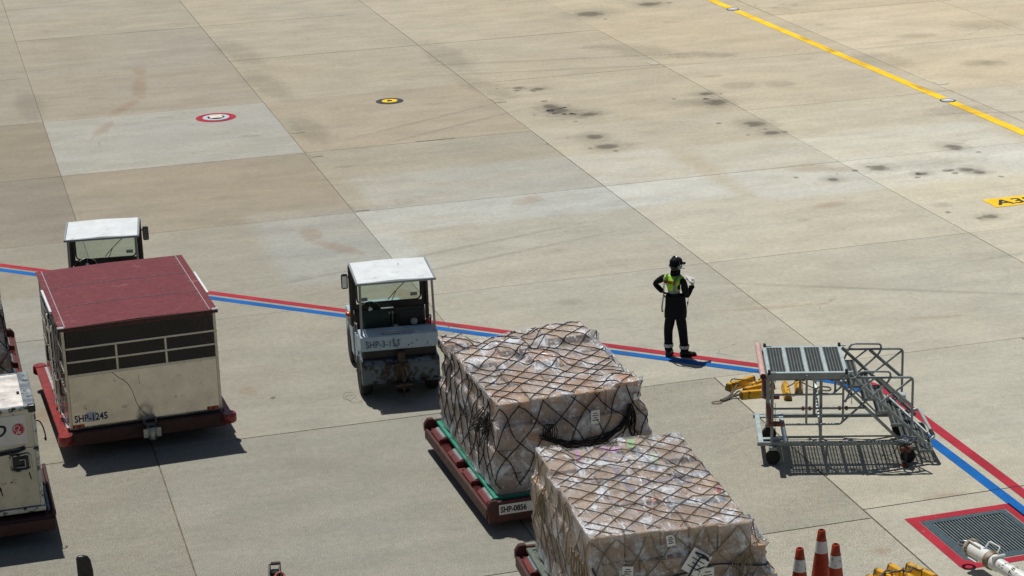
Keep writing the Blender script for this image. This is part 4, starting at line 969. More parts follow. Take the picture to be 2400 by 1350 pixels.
text('logo_letters', 'JAL', .05, 'sign_white', sg_, (KW-.285,-.0125,1.618), (R(90),0,0), .001, shear=.2, bold=.002)
hp = MB()
hp.tube(rounded([(KW-.40,-.012,1.30),(KW-.13,-.012,1.31),(KW-.12,-.012,1.08),(KW-.39,-.012,1.07),(KW-.40,-.012,1.28)], .05), .016, 6).build('handle_pocket', 'container_edge', ct, smooth=True)
MB().box(KW-.37,KW-.15,-.004,.0,1.09,1.29).build('pocket_plate', 'black_metal', ct)
MB().tube(rounded([(KW-.32,-.02,1.13),(KW-.20,-.03,1.13),(KW-.20,-.03,1.24),(KW-.28,-.03,1.24)], .02), .012, 6).build('latch', 'bolt_steel', ct, smooth=True)
MB().tube(spline([(KW-.55,-.03,1.345),(KW-.45,-.05,1.36),(KW-.3,-.05,1.37),(KW-.18,-.03,1.40)]), .022, 6).build('pull_strap', 'cord_black', ct, smooth=True)
MB().tube(spline([(KW+.005,.2,1.70),(KW+.06,.2,1.68),(KW+.10,.19,1.58),(KW+.12,.18,1.44),(KW+.115,.18,1.40),(KW+.10,.18,1.44)]), .010, 6).build('hanging_strap', 'cord_black', ct, smooth=True)
MB().box(KW+.0,KW+.02,.28,.45,1.80,1.95).build('side_latch', 'black_metal', ct, bevel=.01)
for x, z, dx, dz in ((KW-.62,1.0,.03,.2),(KW-.58,.85,.02,.12),(KW-.17,1.02,.02,.1)): MB().prism([(x,z),(x+dx,z+.01),(x+dx*1.8,z-dz),(x+dx,z-dz)], -.002, -.0005, 'y').build('scuff', 'black_metal', ct)
MB().lathe([(.05,0),(.05,.004)], 14, (KW-.80,-.004,.93), 'y').build('scuff', 'black_metal', ct)
MB().box(KW-.20,KW-.16,.55,.62,KT+.003,KT+.012).build('roof_latch', 'black_metal', ct)
kd = thing('container_dolly', 'rusty red container dolly under the metal freight container', 'cargo dolly', (.877-KW, 28.235, 0), R(.6))
MB().box(-.2,KW+.13,-.17,KD+.25,.30,.40).build('frame', 'chassis_dark', kd, bevel=.015)
MB().box(-.2,KW+.12,-.20,-.172,.20,.38).build('front_beam', 'chassis_dark', kd, bevel=.01)
MB().box(KW+.09,KW+.14,-.16,KD+.24,.40,.47).build('side_guide', 'chassis_dark', kd, bevel=.01); MB().box(KW+.03,KW+.08,.0,.9,.40,.45).build('side_roller', 'steel_grey', kd, bevel=.01); MB().box(-.18,-.10,-.16,KD+.24,.40,.47).build('side_guide', 'chassis_dark', kd)
MB().box(.1,KW-.1,.1,KD-.1,.40,.438).build('roller_bed', 'steel_grey', kd)
for x in (.3,KW-.3):
    for y in (.3,KD-.3): wheel(kd, x, y, .16, .13)

# ------------------------------------------------------------------ maintenance stairs
st = thing('platform_stairs', 'grey wheeled tubular steel platform stairs with grated deck', 'mobile stairs', (11.335,27.345,0), R(-19))
PD, PWd, PZ = 1.18, 1.175, 1.42
def T_(pts, r=.02, name='tube', mat='tube_grey', n=8, parent=None, rd=.06): return MB().tube(rounded(pts, rd) if len(pts) > 2 else pts, r, n).build(name, mat, parent or st, smooth=True)
# deck frame with four grated panels of planks
MB().box(0,PWd,0,.045,PZ-.10,PZ-.004).build('deck_beam', 'tube_grey', st, bevel=.005); MB().box(0,PWd,PD-.045,PD,PZ-.10,PZ-.004).build('deck_beam', 'tube_grey', st, bevel=.005)
MB().box(0,.04,.045,PD-.045,PZ-.10,PZ-.004).build('deck_beam', 'tube_grey', st); MB().box(PWd-.04,PWd,.045,PD-.045,PZ-.10,PZ-.004).build('deck_beam', 'tube_grey', st)
MB().box(0,PWd,-.006,.05,PZ-.003,PZ+.008).build('deck_edge', 'stair_grey', st); MB().box(0,PWd,PD-.05,PD+.006,PZ-.003,PZ+.008).build('deck_edge', 'stair_grey', st)
wp_ = (PWd-.05)/4
for k in range(5): 
    xk = .025+wp_*k-.026; MB().box(max(0,xk),min(PWd,xk+.052),.05,PD-.05,PZ-.003,PZ+.008).build('deck_edge', 'stair_grey', st)
def planks(parent, x0, x1, y0, y1, z, n, along='y'):
    wd = (x1-x0)/n
    me0 = None
    for k in range(n):
        a, b_ = x0+k*wd+.002, x0+(k+1)*wd-.002
        if me0 is None:
            m_ = MB(); w2 = (b_-a)/2
            m_.box(-w2,-w2+.006,y0,y1,-.012,.010,1).box(w2-.006,w2,y0,y1,-.012,.010,1)
            ny = int((y1-y0)/.05)
            for j in range(ny):
                yy = y0+.012+j*.05; m_.box(-w2+.006,w2-.006,yy,yy+.030,-.008,.001)
            o = m_.build('plank', ['tread_dark','tread_edge'], parent, loc=((a+b_)/2,0,z)); me0 = o
        else:
            c = me0.copy(); COL.objects.link(c); c.parent = parent; c.location = ((a+b_)/2,0,z)
for k in range(4): planks(st, .025+wp_*k+.030, .025+wp_*(k+1)-.030, .055, PD-.055, PZ-.006, 5)
for x, y in ((.03,.0),(PWd-.02,.0),(.03,PD),(PWd-.02,PD)):
    MB().box(x-.02,x+.02,y-.025,y+.025,PZ-.02,PZ+.055).build('corner_socket', 'black_metal', st, bevel=.006); MB().box(x+.02,x+.10,y-.015,y+.015,PZ+.009,PZ+.022).build('latch_bar', 'stair_grey', st)
# round bumper tube on the left edge
MB().lathe([(.045,-.10),(.045,PD+.10),(.033,PD+.10),(.033,-.10)], 18, (-.065,0,PZ-.01), 'y', caps=False).add([], []).build('bumper_tube', 'pink_tube', st, smooth=True)
MB().lathe([(.033,0),(.033,.005)], 14, (-.065,-.085,PZ-.01), 'y').build('tube_bore', 'black_metal', st)
for y in (.03,PD-.03): MB().box(-.06,.0,y-.03,y+.03,PZ-.10,PZ-.05).build('clamp', 'clamp_brown', st, bevel=.008)
# legs, base and diagonals
for y in (.02,PD-.02):
    T_([(.015,y,PZ-.06),(.015,y,.62)], .028, 'post', 'tube_grey'); T_([(.075,y,PZ-.06),(.075,y,.28)], .024, 'post', 'tube_grey'); T_([(.015,y,.95),(.03,y,.60)], .032, 'post_sleeve', 'clamp_brown')
    MB().box(-.14,2.12,y-.028,y+.028,.28,.335).build('base_beam', 'tube_grey', st, bevel=.006)
    T_([(.79,y,PZ-.05),(.79,y,.33)], .023, 'post')
    for x, z in ((.06,.62),): MB().box(x-.03,x+.20,y-.04,y+.04,z-.03,z+.03).build('clamp', 'clamp_brown', st, bevel=.008)
for x in (-.12,.24): MB().box(x,x+.07,-.03,PD+.03,.336,.352).build('base_cross', 'stair_grey', st, bevel=.004)
for y in (.10,PD-.16): MB().box(-.05,.24,y,y+.07,.336,.350).build('base_plate', 'stair_grey', st)
MB().box(2.02,2.08,.05,PD-.05,.28,.33).build('base_cross', 'tube_grey', st)
Mx = MB(); Mx.tube([(.80,PD-.04,.86),(.80,.05,.33)], .022, 4).build('diagonal_brace', 'stair_grey', st)
T_([(.78,PD-.03,PZ-.08),(.80,PD-.06,.86)], .02, 'diagonal_brace', 'stair_grey')
# hanging guard frames on front and back, with clamps
for y, dz in ((-.035,0),(PD+.035,0)):
    T_([(.24,y,.63),(1.11,y,.63),(1.11,y,1.36)], .017, 'guard_frame', 'tube_grey', rd=.08); T_([(.09,y,.88),(1.46,y,.88)], .017, 'guard_frame')
    T_([(.575,y,PZ-.02),(.575,y,.63)], .017, 'guard_frame'); T_([(.10,y,1.10),(1.1,y,1.10)], .015, 'guard_frame')
    for x in (.575,1.11):
        for s in (-.05,.05): MB().lathe([(.032,-.018),(.032,.018)], 12, (x+s,y,.88), 'x').build('clamp', 'clamp_brown', st, smooth=True)
# chains
ch = MB()
for k in range(16): 
    a = (k % 2)*math.pi/2; ch.tube([(.12+.010*math.cos(t_)*math.cos(a),-.03+.010*math.cos(t_)*math.sin(a),.95-k*.028+.018*math.sin(t_)) for t_ in np.linspace(0,6.28,8,endpoint=False)], .003, 4, True)
ch.build('chain', 'black_metal', st)
ch = MB()
for k in range(10): 
    a = (k % 2)*math.pi/2; ch.tube([(1.235+.009*math.cos(t_)*math.cos(a),-.02+.009*math.cos(t_)*math.sin(a),1.20-k*.028+.018*math.sin(t_)) for t_ in np.linspace(0,6.28,8,endpoint=False)], .003, 4, True)
ch.build('chain', 'black_metal', st)
# stair stringers, treads
NS = 6
for y in (.01,PD-.01):
    MB().tube([(1.02,y,1.30),(1.97,y,.33)], .026, 4).build('stringer', 'tube_grey', st)
    MB().tube([(1.20,y,PZ-.02),(2.33,y,.30)], .028, 4).build('stringer', 'tube_grey', st)
for k in range(NS):
    x = 1.19+k*.205+.02*(k>2); z = 1.20-k*.205+.0*k
    if k == NS-1: x += .03
    tr = MB().box(x-.005,x+.19,.03,.05,z-.03,z+.01).box(x-.005,x+.19,PD-.05,PD-.03,z-.03,z+.01).box(x+.178,x+.192,.05,PD-.05,z-.025,z+.012).build('tread', 'tread_edge', st)
    planks(tr, x, x+.176, .052, PD-.052, z, 3)
# handrails: rectangular frame, X braces and rounded fold-down loop on each side
for y, dz in ((-.03,-.01),(PD+.03,0)):
    T_([(1.20,y,PZ-.06+dz),(2.12,y,PZ-.06+dz),(2.12,y,.45)], .019, 'handrail', 'tube_grey', rd=.07)
    T_([(1.14,y,.97),(1.34,y,PZ+.03),(1.80,y,PZ+.02),(1.78,y,PZ-.12),(1.10,y,.66)], .016, 'handrail_loop', 'tube_grey', rd=.07)
    MB().tube([(1.62,y-.01,PZ-.07),(2.12,y-.01,.90)], .028, 4).build('handrail_brace', 'tube_grey', st)
    T_([(2.11,y,PZ-.09),(1.66,y,.96)], .016, 'handrail_brace'); T_([(1.58,y,PZ-.07),(1.13,y,.99)], .014, 'handrail_brace')
    T_([(1.10,y+.01,PZ-.1),(1.60,y+.01,.80)], .014, 'handrail_brace')
T_([(2.26,PD,.36),(2.38,PD,.40),(2.46,.0,.40),(2.34,.0,.32)], .024, 'bottom_bumper', 'stair_grey', rd=.12)
T_([(2.435,.25,.40),(2.455,.03,.40),(2.36,.0,.335)], .032, 'rubber_sleeve', 'rubber', rd=.05)
T_([(1.86,PD-.2,.70),(2.36,.06,.44)], .018, 'tow_bar_tube', 'tube_grey')
MB().box(2.02,2.12,.70,.84,.68,.80).build('control_box', 'stair_grey', st, bevel=.01)
# wheels
for x, y in ((.09,-.02),(.09,PD-.25),(2.08,-.0),(2.08,PD-.05)):
    wheel(st, x, y, .11, .075, 'black_metal', axis='y'); MB().box(x-.06,x+.06,y-.05,y+.05,.225,.28).build('castor_bracket', 'tube_grey', st, bevel=.005)
# screw jack with a hand wheel
J = (2.02,-.16)
jk = MB().lathe([(.028,.10),(.028,.40)], 10, (J[0],J[1],0)).build('jack_tube', 'black_metal', st, smooth=True)
MB().lathe([(.022,.03),(.022,.16)], 10, (J[0],J[1],0)).build('jack_screw', 'rusty_steel', jk, smooth=True); MB().lathe([(.06,.0),(.06,.02),(.03,.05)], 14, (J[0],J[1],0)).build('jack_foot', 'jack_orange', jk, smooth=True)
MB().box(J[0]-.08,J[0]+.08,J[1]-.03,J[1]+.10,.22,.31).build('jack_bracket', 'jack_orange', jk, bevel=.015)
hw = MB().tube([(J[0]+.115*math.cos(a),J[1]+.115*math.sin(a),.43) for a in [2*math.pi*k/22 for k in range(22)]], .013, 6, True)
for a in (0,90,180,270): hw.tube([(J[0],J[1],.42),(J[0]+.11*math.cos(R(a)),J[1]+.11*math.sin(R(a)),.43)], .009, 5)
hw.lathe([(.035,.39),(.03,.45)], 10, (J[0],J[1],0)).build('hand_wheel', 'chrome', jk, smooth=True)
T_([(1.72,.25,.02),(1.80,.15,.05),(1.86,.05,.10),(1.95,.0,.3)], .006, 'safety_cable', 'black_metal')

# ------------------------------------------------------------------ chocks
def chock(loc, rz, L, label, tilt=0, grp='yellow wheel chocks', w_=.14, h_=.12, ends=True, cat='wheel chock'):
    c = thing('wheel_chock', label, cat, loc, R(rz), grp); c.rotation_euler = (0, R(tilt), R(rz))
    MB().prism([(-w_/2,0),(w_/2,0),(w_/2-.005,.03),(.035,h_),(-.035,h_),(-w_/2+.005,.03)], .03, L-.03, 'x').build('body', 'chock_yellow', c, bevel=.006)
    for a in ((0,.029),(L-.029,L)):
        MB().prism([(-w_/2+.004,.004),(w_/2-.004,.004),(w_/2-.008,.03),(.032,h_-.004),(-.032,h_-.004),(-w_/2+.008,.03)], a[0], a[1], 'x').build('end_cap', 'chock_end', c, bevel=.008)
    return c
def rope(name, pts, r, mat, label, n=6, grp=None):
    o = MB().tube(spline(pts, n), r, 6).build(name, mat, None, smooth=True); return tag(o, label, 'rope', grp)
chock((11.92,30.44,.0), 22, .60, 'yellow wheel chock with weathered dark end, farthest left in the pile by the stairs')
chock((12.20,30.28,.0), 27, .55, 'yellow wheel chock lying between the two others beside the stairs', 0)
chock((12.10,30.17,.0), 12, .58, 'yellow wheel chock behind the front one, beside the stairs post')
chock((11.98,30.03,.0), -6, .56, 'dirty yellow wheel chock at the front of the pile, with the rope eye beside it')
chock((12.66,29.66,.0), 72, .62, 'yellow wheel chock seen end-on between the stairs rails', 0)
chock((12.93,29.86,.0), 68, .58, 'yellow wheel chock behind the stairs rails with rope hanging from it')
rope('chock_rope', [(12.10,30.42,.12),(11.98,30.28,.06),(11.85,30.16,.02),(11.74,30.08,.015),(11.64,30.03,.015)], .017, 'rope_grey', 'frayed grey rope running from the front chock to a wire eye')
rope('chock_rope', [(11.99,30.06,.06),(11.86,30.08,.03),(11.75,30.03,.02),(11.66,29.99,.015)], .02, 'rope_grey', 'thicker grey rope end lying beside the wire eye')
tag(MB().tube([(11.555+.085*math.cos(a),29.965+.055*math.sin(a),.012) for a in np.linspace(0,6.28,20,endpoint=False)], .007, 6, True).build('wire_eye', 'rope_tan', None, smooth=True), 'thin wire eye at the end of the grey rope on the concrete', 'wire loop')
rope('chock_rope', [(12.0,30.5,.13),(12.02,30.44,.19),(12.12,30.40,.18),(12.25,30.36,.17),(12.33,30.28,.17),(12.36,30.22,.14)], .010, 'rope_grey', 'thin grey cord looped over the pile of chocks left of the stairs')
rope('chock_rope', [(12.42,30.33,.16),(12.55,30.38,.18),(12.66,30.34,.16),(12.70,30.28,.1)], .010, 'rope_grey', 'grey cord crossing the chock next to the stairs post')
rope('chock_rope', [(12.72,29.86,.16),(12.86,29.92,.18),(12.98,30.08,.18),(13.1,30.1,.1),(13.25,29.98,.03),(13.40,30.05,.015),(13.52,29.95,.015),(13.44,29.84,.015),(13.30,29.90,.015),(13.26,29.78,.015),(13.38,29.72,.015)], .010, 'rope_grey', 'coiled thin cord on the ground behind the stairs rails')
# four chocks tied together at the bottom edge
for k, (x, y, L, l) in enumerate(((10.99,23.10,.55,'yellow wheel chock, leftmost of the four tied together at the bottom edge'),(11.17,23.24,.55,'yellow wheel chock, second from left among the four tied at the bottom edge'),(11.40,23.31,.52,'yellow wheel chock, third from left among the four tied at the bottom edge'),(11.63,23.25,.52,'yellow wheel chock, rightmost of the four tied together at the bottom edge'))):
    chock((x,y,.0), -75+(-2,3,-3,4)[k], L, l, grp='yellow chocks tied at the bottom edge', h_=.14, w_=.14)
ro = [(11.10,22.95,.15)]
for k in range(14): ro.append((11.22+.032*k+.03*math.sin(k*2.1), 23.0+.045*math.cos(k*1.7), .165+.02*math.sin(k*1.3)))
ro.append((11.80,23.02,.1)); ro.append((11.86,22.9,.02))
rope('chock_rope', ro, .014, 'rope_grey', 'tangled grey rope lying across the four chocks at the bottom edge', 8)

# ------------------------------------------------------------------ cones
def cone(x, y, rz, h, label):
    c = thing('traffic_cone', label, 'traffic cone', (x,y,0), rz, 'orange cones at the bottom edge')
    MB().box(-.2,.2,-.2,.2,0,.035).build('base', 'rubber', c, bevel=.03, segs=2)
    r0, r1 = .15, .047; f = lambda z: r0+(r1-r0)*(z-.035)/(h-.035)
    MB().lathe([(f(.035),.035),(f(h-.30),h-.30)], 26, caps=False).build('lower_body', 'cone_orange', c, smooth=True)
    MB().lathe([(f(h-.30)+.004,h-.30),(f(h-.14)+.004,h-.14)], 26, caps=False).build('reflective_sleeve', 'cone_white', c, smooth=True)
    MB().lathe([(f(h-.14),h-.14),(f(h)+.001,h-.01),(f(h)-.008,h),(f(h)-.016,h),(f(h)-.02,h-.04),(.001,h-.06)], 26).build('tip', 'cone_orange', c, smooth=True)
    return c
cone(9.82, 22.60, .3, .9, 'orange traffic cone with white sleeve, shortest-looking on the left of three')
cone(10.30, 23.02, .1, .9, 'orange traffic cone with white sleeve, standing tallest in the middle of three')
cone(10.29, 22.56, .6, .9, 'orange traffic cone with bent tip, on the right of three')

# ------------------------------------------------------------------ tow bar
ax = Vector((12.55-12.45, 22.11-23.02, .035)); ax.normalize()
tb = thing('tow_bar', 'white tubular aircraft tow bar with ring hitch lying over the drain corner', 'tow bar', (12.445,23.05,.30))
tb.rotation_euler = Vector((0,-1,0)).rotation_difference(ax).to_euler()
MB().lathe([(.10,-.02),(.10,-.30),(.09,-.42)], 26, (0,0,0), 'y').build('head', 'towbar_white', tb, smooth=True)
MB().lathe([(.13,.02),(.13,-.03)], 28, (0,0,0), 'y').build('flange', 'towbar_dirty', tb, bevel=.006)
for a in (20,140,250):
    Mx_ = Matrix.Rotation(R(a), 4, 'Y'); MB().box(.098,.135,-.26,-.031,-.006,.006, mat=Mx_).build('gusset', 'towbar_white', tb)
MB().box(-.03,.03,.0,.10,-.02,.02).build('ring_neck', 'bolt_steel', tb, bevel=.005)
MB().tube([(.072*math.cos(a),.165+.072*math.sin(a),-.0) for a in np.linspace(0,6.28,24,endpoint=False)], .022, 8, True).build('hitch_ring', 'bolt_steel', tb, smooth=True)
MB().lathe([(.12,-.42),(.125,-.46),(.12,-.52)], 26, (0,0,0), 'y').build('collar', 'towbar_dirty', tb, smooth=True)
MB().lathe([(.105,-.52),(.105,-.62),(.088,-.64),(.088,-2.6)], 26, (0,0,0), 'y').build('tube', 'towbar_white', tb, smooth=True)
MB().box(-.10,.10,-.63,-.60,.06,.13).build('sleeve_lug', 'towbar_white', tb, bevel=.01)
MB().tube(rounded([(.09,-.20,.07),(.16,-.18,.13),(.16,-.42,.13),(.10,-.44,.07)], .03), .011, 8).build('handle', 'towbar_white', tb, smooth=True)
Mt = Matrix.Rotation(R(-6), 4, 'Y')
MB().box(-.012,.06,-.30,-.285,.099,.104).build('blue_mark', 'blue_mark', tb)
def on_tube(body, y0, ang, size, r):
    # letters laid along the axis on the tube's upper side, read from the hitch end
    for k, chx in enumerate(body):
        a = R(ang) + (k-len(body)/2)*size*.62/r
        p_ = (r*math.sin(a), y0, r*math.cos(a))
        text('letter', chx, size, 'stencil_ink', tb, p_, (0, a, 0), .0006, sx=.9)
on_tube('B787', -1.02, -38, .10, .0892)
on_tube('STK-0071', -.82, 16, .055, .0892)
for yv in (-2.4,): wheel(tb, .22, yv, .11, .08, axis='x', z=-.19)

# ------------------------------------------------------------------ things peeping in at the bottom edge
vm = thing('vehicle_mirror', 'black rounded vehicle mirror standing up at the bottom left edge', 'mirror', (1.08,22.95,0), R(-8))
MB().prism([(-.085,1.62),(.095,1.62),(.095,1.80),(.078,1.93),(.05,1.985),(0,2.0),(-.06,2.0),(-.085,1.97)], 0, .06, 'y').build('housing', 'black_plastic', vm, bevel=.018, segs=3)
MB().prism([(-.07,1.64),(.08,1.64),(.08,1.80),(.064,1.92),(.04,1.97),(0,1.985),(-.055,1.985),(-.07,1.96)], -.006, -.001, 'y').build('back_plate', 'cord_black', vm)
MB().tube(rounded([(0,.03,1.64),(0,.03,1.1),(.1,.03,.95),(.1,.03,.03)], .06), .016, 8).build('arm', 'black_metal', vm, smooth=True)
MB().lathe([(.14,0),(.14,.03),(.03,.05)], 16, (.1,.03,0)).build('foot', 'black_metal', vm, smooth=True)
hc = thing('tow_coupling', 'dark steel tow coupling with an orange ring poking in at the bottom edge', 'coupling', (3.57,25.02,.0), R(-12))
MB().box(-.05,.05,-.12,.0,.46,.54).build('jaw_block', 'black_metal', hc, bevel=.01)
for s in (-1,1): MB().prism([(-.22,.44),(.02,.50),(.03,.60),(-.02,.62),(-.24,.52)], s*.065-.012, s*.065+.012, 'x').build('jaw_plate', 'hitch_dark', hc, bevel=.006)
MB().box(-.05,.075,-.03,.025,.60,.63).build('jaw_cap', 'hitch_dark', hc, bevel=.006)
MB().tube([(.07+.055*math.cos(a),-.24+.045*math.sin(a),.54+.03*math.sin(a)) for a in np.linspace(0,6.28,18,endpoint=False)], .018, 6, True).build('orange_ring', 'cone_orange', hc, smooth=True)
MB().tube([(.0,-.14,.48),(.0,-.6,.40),(.0,-1.6,.28)], .035, 8).build('drawbar', 'black_metal', hc, smooth=True)
MB().tube(rounded([(.03,-.12,.5),(.09,-.2,.58),(.13,-.4,.5)], .05), .016, 6).build('lever', 'black_metal', hc, smooth=True)
MB().box(-.04,.04,-1.6,-1.5,0,.28).build('rest', 'black_metal', hc)
# loose wire by the tug's rear wheel
lw_ = spline([(6.12,32.5,.01),(6.0,32.44,.05),(5.93,32.3,.02),(6.02,32.17,.01),(6.12,32.2,.06),(6.07,32.33,.03),(5.98,32.36,.01),(6.03,32.05,.01),(6.16,31.98,.04),(6.18,32.1,.01)], 8)
tag(MB().tube(lw_, .0025, 5).build('loose_wire', 'rope_tan', None, smooth=True), 'tangle of thin wire on the ground beside the tractor rear wheel', 'wire')

# ------------------------------------------------------------------ ground handler
FACE = R(38)   # turned right from looking straight away
def skin_mesh(name, joints, bones, root, levels=2):
    me = bpy.data.meshes.new(name); names = list(joints); idx = {n: i for i, n in enumerate(names)}
    me.from_pydata([joints[n][0] for n in names], [(idx[a], idx[b_]) for a, b_ in bones], [])
    o = bpy.data.objects.new('tmp_skin', me); COL.objects.link(o)
    md = o.modifiers.new('s', 'SKIN'); md.use_smooth_shade = True; md.branch_smoothing = .6
    for n in names:
        sv = me.skin_vertices[0].data[idx[n]]; r_ = joints[n][1]; sv.radius = r_ if isinstance(r_, tuple) else (r_, r_); sv.use_root = (n == root)
    s2 = o.modifiers.new('u', 'SUBSURF'); s2.levels = levels; s2.render_levels = levels
    bpy.context.view_layer.update()
    out = bpy.data.meshes.new_from_object(o.evaluated_get(bpy.context.evaluated_depsgraph_get())); bpy.data.objects.remove(o)
    for p_ in out.polygons: p_.use_smooth = True
    out.name = name
    return out
# person frame: local x = picture right, y = away, z up
PO = (11.774, 32.30, 0); PR_ = R(-15.9)
per = thing('person', 'worker in dark uniform, yellow-green vest and ear defenders reading a paper', 'person', PO, PR_)
J_ = {'pelvis': ((-.055,0,.90),(.165,.125)), 'waist': ((-.06,0,1.06),(.150,.115)), 'chest': ((-.085,.01,1.27),(.165,.125)), 'upper': ((-.085,.015,1.385),(.145,.10)), 'neck': ((-.06,.03,1.475),.058), 'jaw': ((-.03,.05,1.555),.062), 'head': ((-.035,.035,1.625),(.082,.095)), 'crown': ((-.04,.03,1.685),(.07,.08)),
      'shl': ((-.225,.10,1.395),.078), 'ell': ((-.40,.20,1.255),.056), 'wrl': ((-.255,.115,1.115),.044),
      'shr': ((.065,-.085,1.375),.080), 'elr': ((.130,-.03,1.07),.058), 'wrr': ((.232,.07,1.225),.040),
      'hipl': ((-.128,.04,.80),(.108,.11)), 'thl': ((-.150,.05,.62),(.098,.10)), 'knl': ((-.182,.055,.47),.082), 'anl': ((-.178,.03,.14),.074), 'cfl': ((-.178,.03,.075),.076), 'hipr': ((.018,-.02,.80),(.110,.11)), 'thr': ((.036,-.02,.62),(.100,.10)), 'knr': ((.062,-.01,.46),.084), 'anr': ((.090,-.02,.14),.078), 'cfr': ((.092,-.02,.075),.080)}
B_ = [('pelvis','waist'),('waist','chest'),('chest','upper'),('upper','neck'),('neck','jaw'),('jaw','head'),('head','crown'),('upper','shl'),('shl','ell'),('ell','wrl'),('upper','shr'),('shr','elr'),('elr','wrr'),('pelvis','hipl'),('hipl','thl'),('thl','knl'),('knl','anl'),('anl','cfl'),('pelvis','hipr'),('hipr','thr'),('thr','knr'),('knr','anr'),('anr','cfr')]
bme = skin_mesh('body', J_, B_, 'pelvis')
bo = bpy.data.objects.new('body', bme); COL.objects.link(bo); bo.parent = per
bme.materials.clear(); bme.materials.append(MATS['navy_cloth']); bme.materials.append(MATS['skin'])
hd = Vector((math.sin(FACE+.35), math.cos(FACE+.35), 0))   # way the face looks
for p_ in bme.polygons:
    if p_.center.z > 1.52 and (Vector(p_.center)-Vector((-.035,.035,p_.center.z))).dot(hd) > -.02: p_.material_index = 1
# facial features on the side the head is turned to
hc_ = Vector((-.035,.035,1.60)); sd_ = Vector((hd.y,-hd.x,0))
MB().tube([hc_+hd*.088+Vector((0,0,.02)), hc_+hd*.118+Vector((0,0,-.02)), hc_+hd*.09+Vector((0,0,-.028))], .012, 6).build('nose', 'skin', per, smooth=True)
for s in (-1,1): MB().lathe([(.001,-.008),(.009,-.004),(.009,.004),(.001,.008)], 8, tuple(hc_+hd*.086+sd_*s*.032+Vector((0,0,.022)))).build('eye', 'black_plastic', per, smooth=True)
MB().tube([hc_+hd*.09-sd_*.025+Vector((0,0,-.055)), hc_+hd*.095+Vector((0,0,-.057)), hc_+hd*.09+sd_*.025+Vector((0,0,-.055))], .006, 5).build('mouth', 'clamp_brown', per, smooth=True)
# hair below the cap, then cap with brim
cpx = Matrix.Translation((-.04,.032,1.655)) @ Matrix.Rotation(-math.atan2(hd.x,hd.y), 4, 'Z')
prof = [(.094,-.055),(.103,-.02),(.105,.02),(.098,.055),(.075,.085),(.04,.10),(.001,.104)]
cpm = MB().lathe(prof, 24, caps=False); cpm.v = [(x*.95,y*1.12,z) for x,y,z in cpm.v]
cap = cpm.build('cap', 'cap_navy', per, smooth=True); cap.matrix_local = cpx
br = []
for k in range(9):
    a = R(35+k*110/8); br += [(.098*math.cos(a),.11*math.sin(a),-.0),(.105*math.cos(a),.11*math.sin(a)+.085*math.sin(a)**1.5,-.018-.012*abs(math.cos(a)))]
bm_ = MB().add(br, [(2*k,2*k+1,2*k+3,2*k+2) for k in range(8)]); brim = bm_.build('brim', 'cap_navy', cap, smooth=True); sdm = brim.modifiers.new('t','SOLIDIFY'); sdm.thickness = .006
hr = MB().lathe([(.07,-.115),(.084,-.08),(.089,-.05)], 20, caps=False); hr.v = [(x*.95,y*1.08-.008,z) for x,y,z in hr.v]
h_o = hr.build('hair', 'black_vinyl', per, smooth=True); h_o.matrix_local = cpx @ Matrix.Translation((0,-.006,0))
# ear defenders: cups over both ears and a band over the cap
hs = MB()
for s in (-1,1): 
    hs.lathe([(.001,-.0),(.036,.002),(.042,.012),(.040,.03),(.028,.042),(.001,.045)] if s > 0 else [(.001,-.045),(.028,-.042),(.040,-.03),(.042,-.012),(.036,-.002),(.001,0)], 18, (s*.088,.0,-.045), 'x')
hso = hs.build('ear_defenders', 'ear_grey', per, smooth=True); hso.matrix_local = cpx
band = MB().tube([(.115*math.sin(a)*1.0,-.015,-.03+.148*math.cos(a)) for a in np.linspace(-1.62,1.62,17)], .012, 6).build('headband', 'black_plastic', hso, smooth=True)
MB().tube([(.10*math.sin(a),-.06-.045*math.cos(a),-.045) for a in np.linspace(-1.5,1.5,15)], .010, 6).build('neckband', 'black_plastic', hso, smooth=True)
MB().tube(spline([(.125,.02,-.06),(.12,.09,-.085),(.07,.13,-.10)]), .005, 5).build('microphone_boom', 'black_plastic', hso, smooth=True)
# collar and jacket hem
cl = MB().lathe([(.085,-.04),(.078,0),(.072,.045)], 20, caps=False); cl.v = [(x-.06,y+.028,z+1.485) for x,y,z in cl.v]; cl.build('collar', 'navy_cloth', per, smooth=True)
jk_ = MB()
prof2 = [(.188,.70,.135),(.192,.80,.142),(.180,.92,.135),(.172,1.03,.128),(.168,1.10,.125)]
nn = 28; vs_ = []
for r_, z_, ry in prof2:
    for k in range(nn):
        a = 2*math.pi*k/nn; wv = 1+.025*math.sin(5*a+z_*9); vs_.append((-.058+r_*wv*math.cos(a)*1.0, .005+ry*wv*math.sin(a)-.0, z_+.008*math.sin(4*a)))
jk_.add(vs_, [(i*nn+k, i*nn+(k+1)%nn, (i+1)*nn+(k+1)%nn, (i+1)*nn+k) for i in range(len(prof2)-1) for k in range(nn)])
jk_.build('jacket_skirt', 'navy_cloth', per, smooth=True)
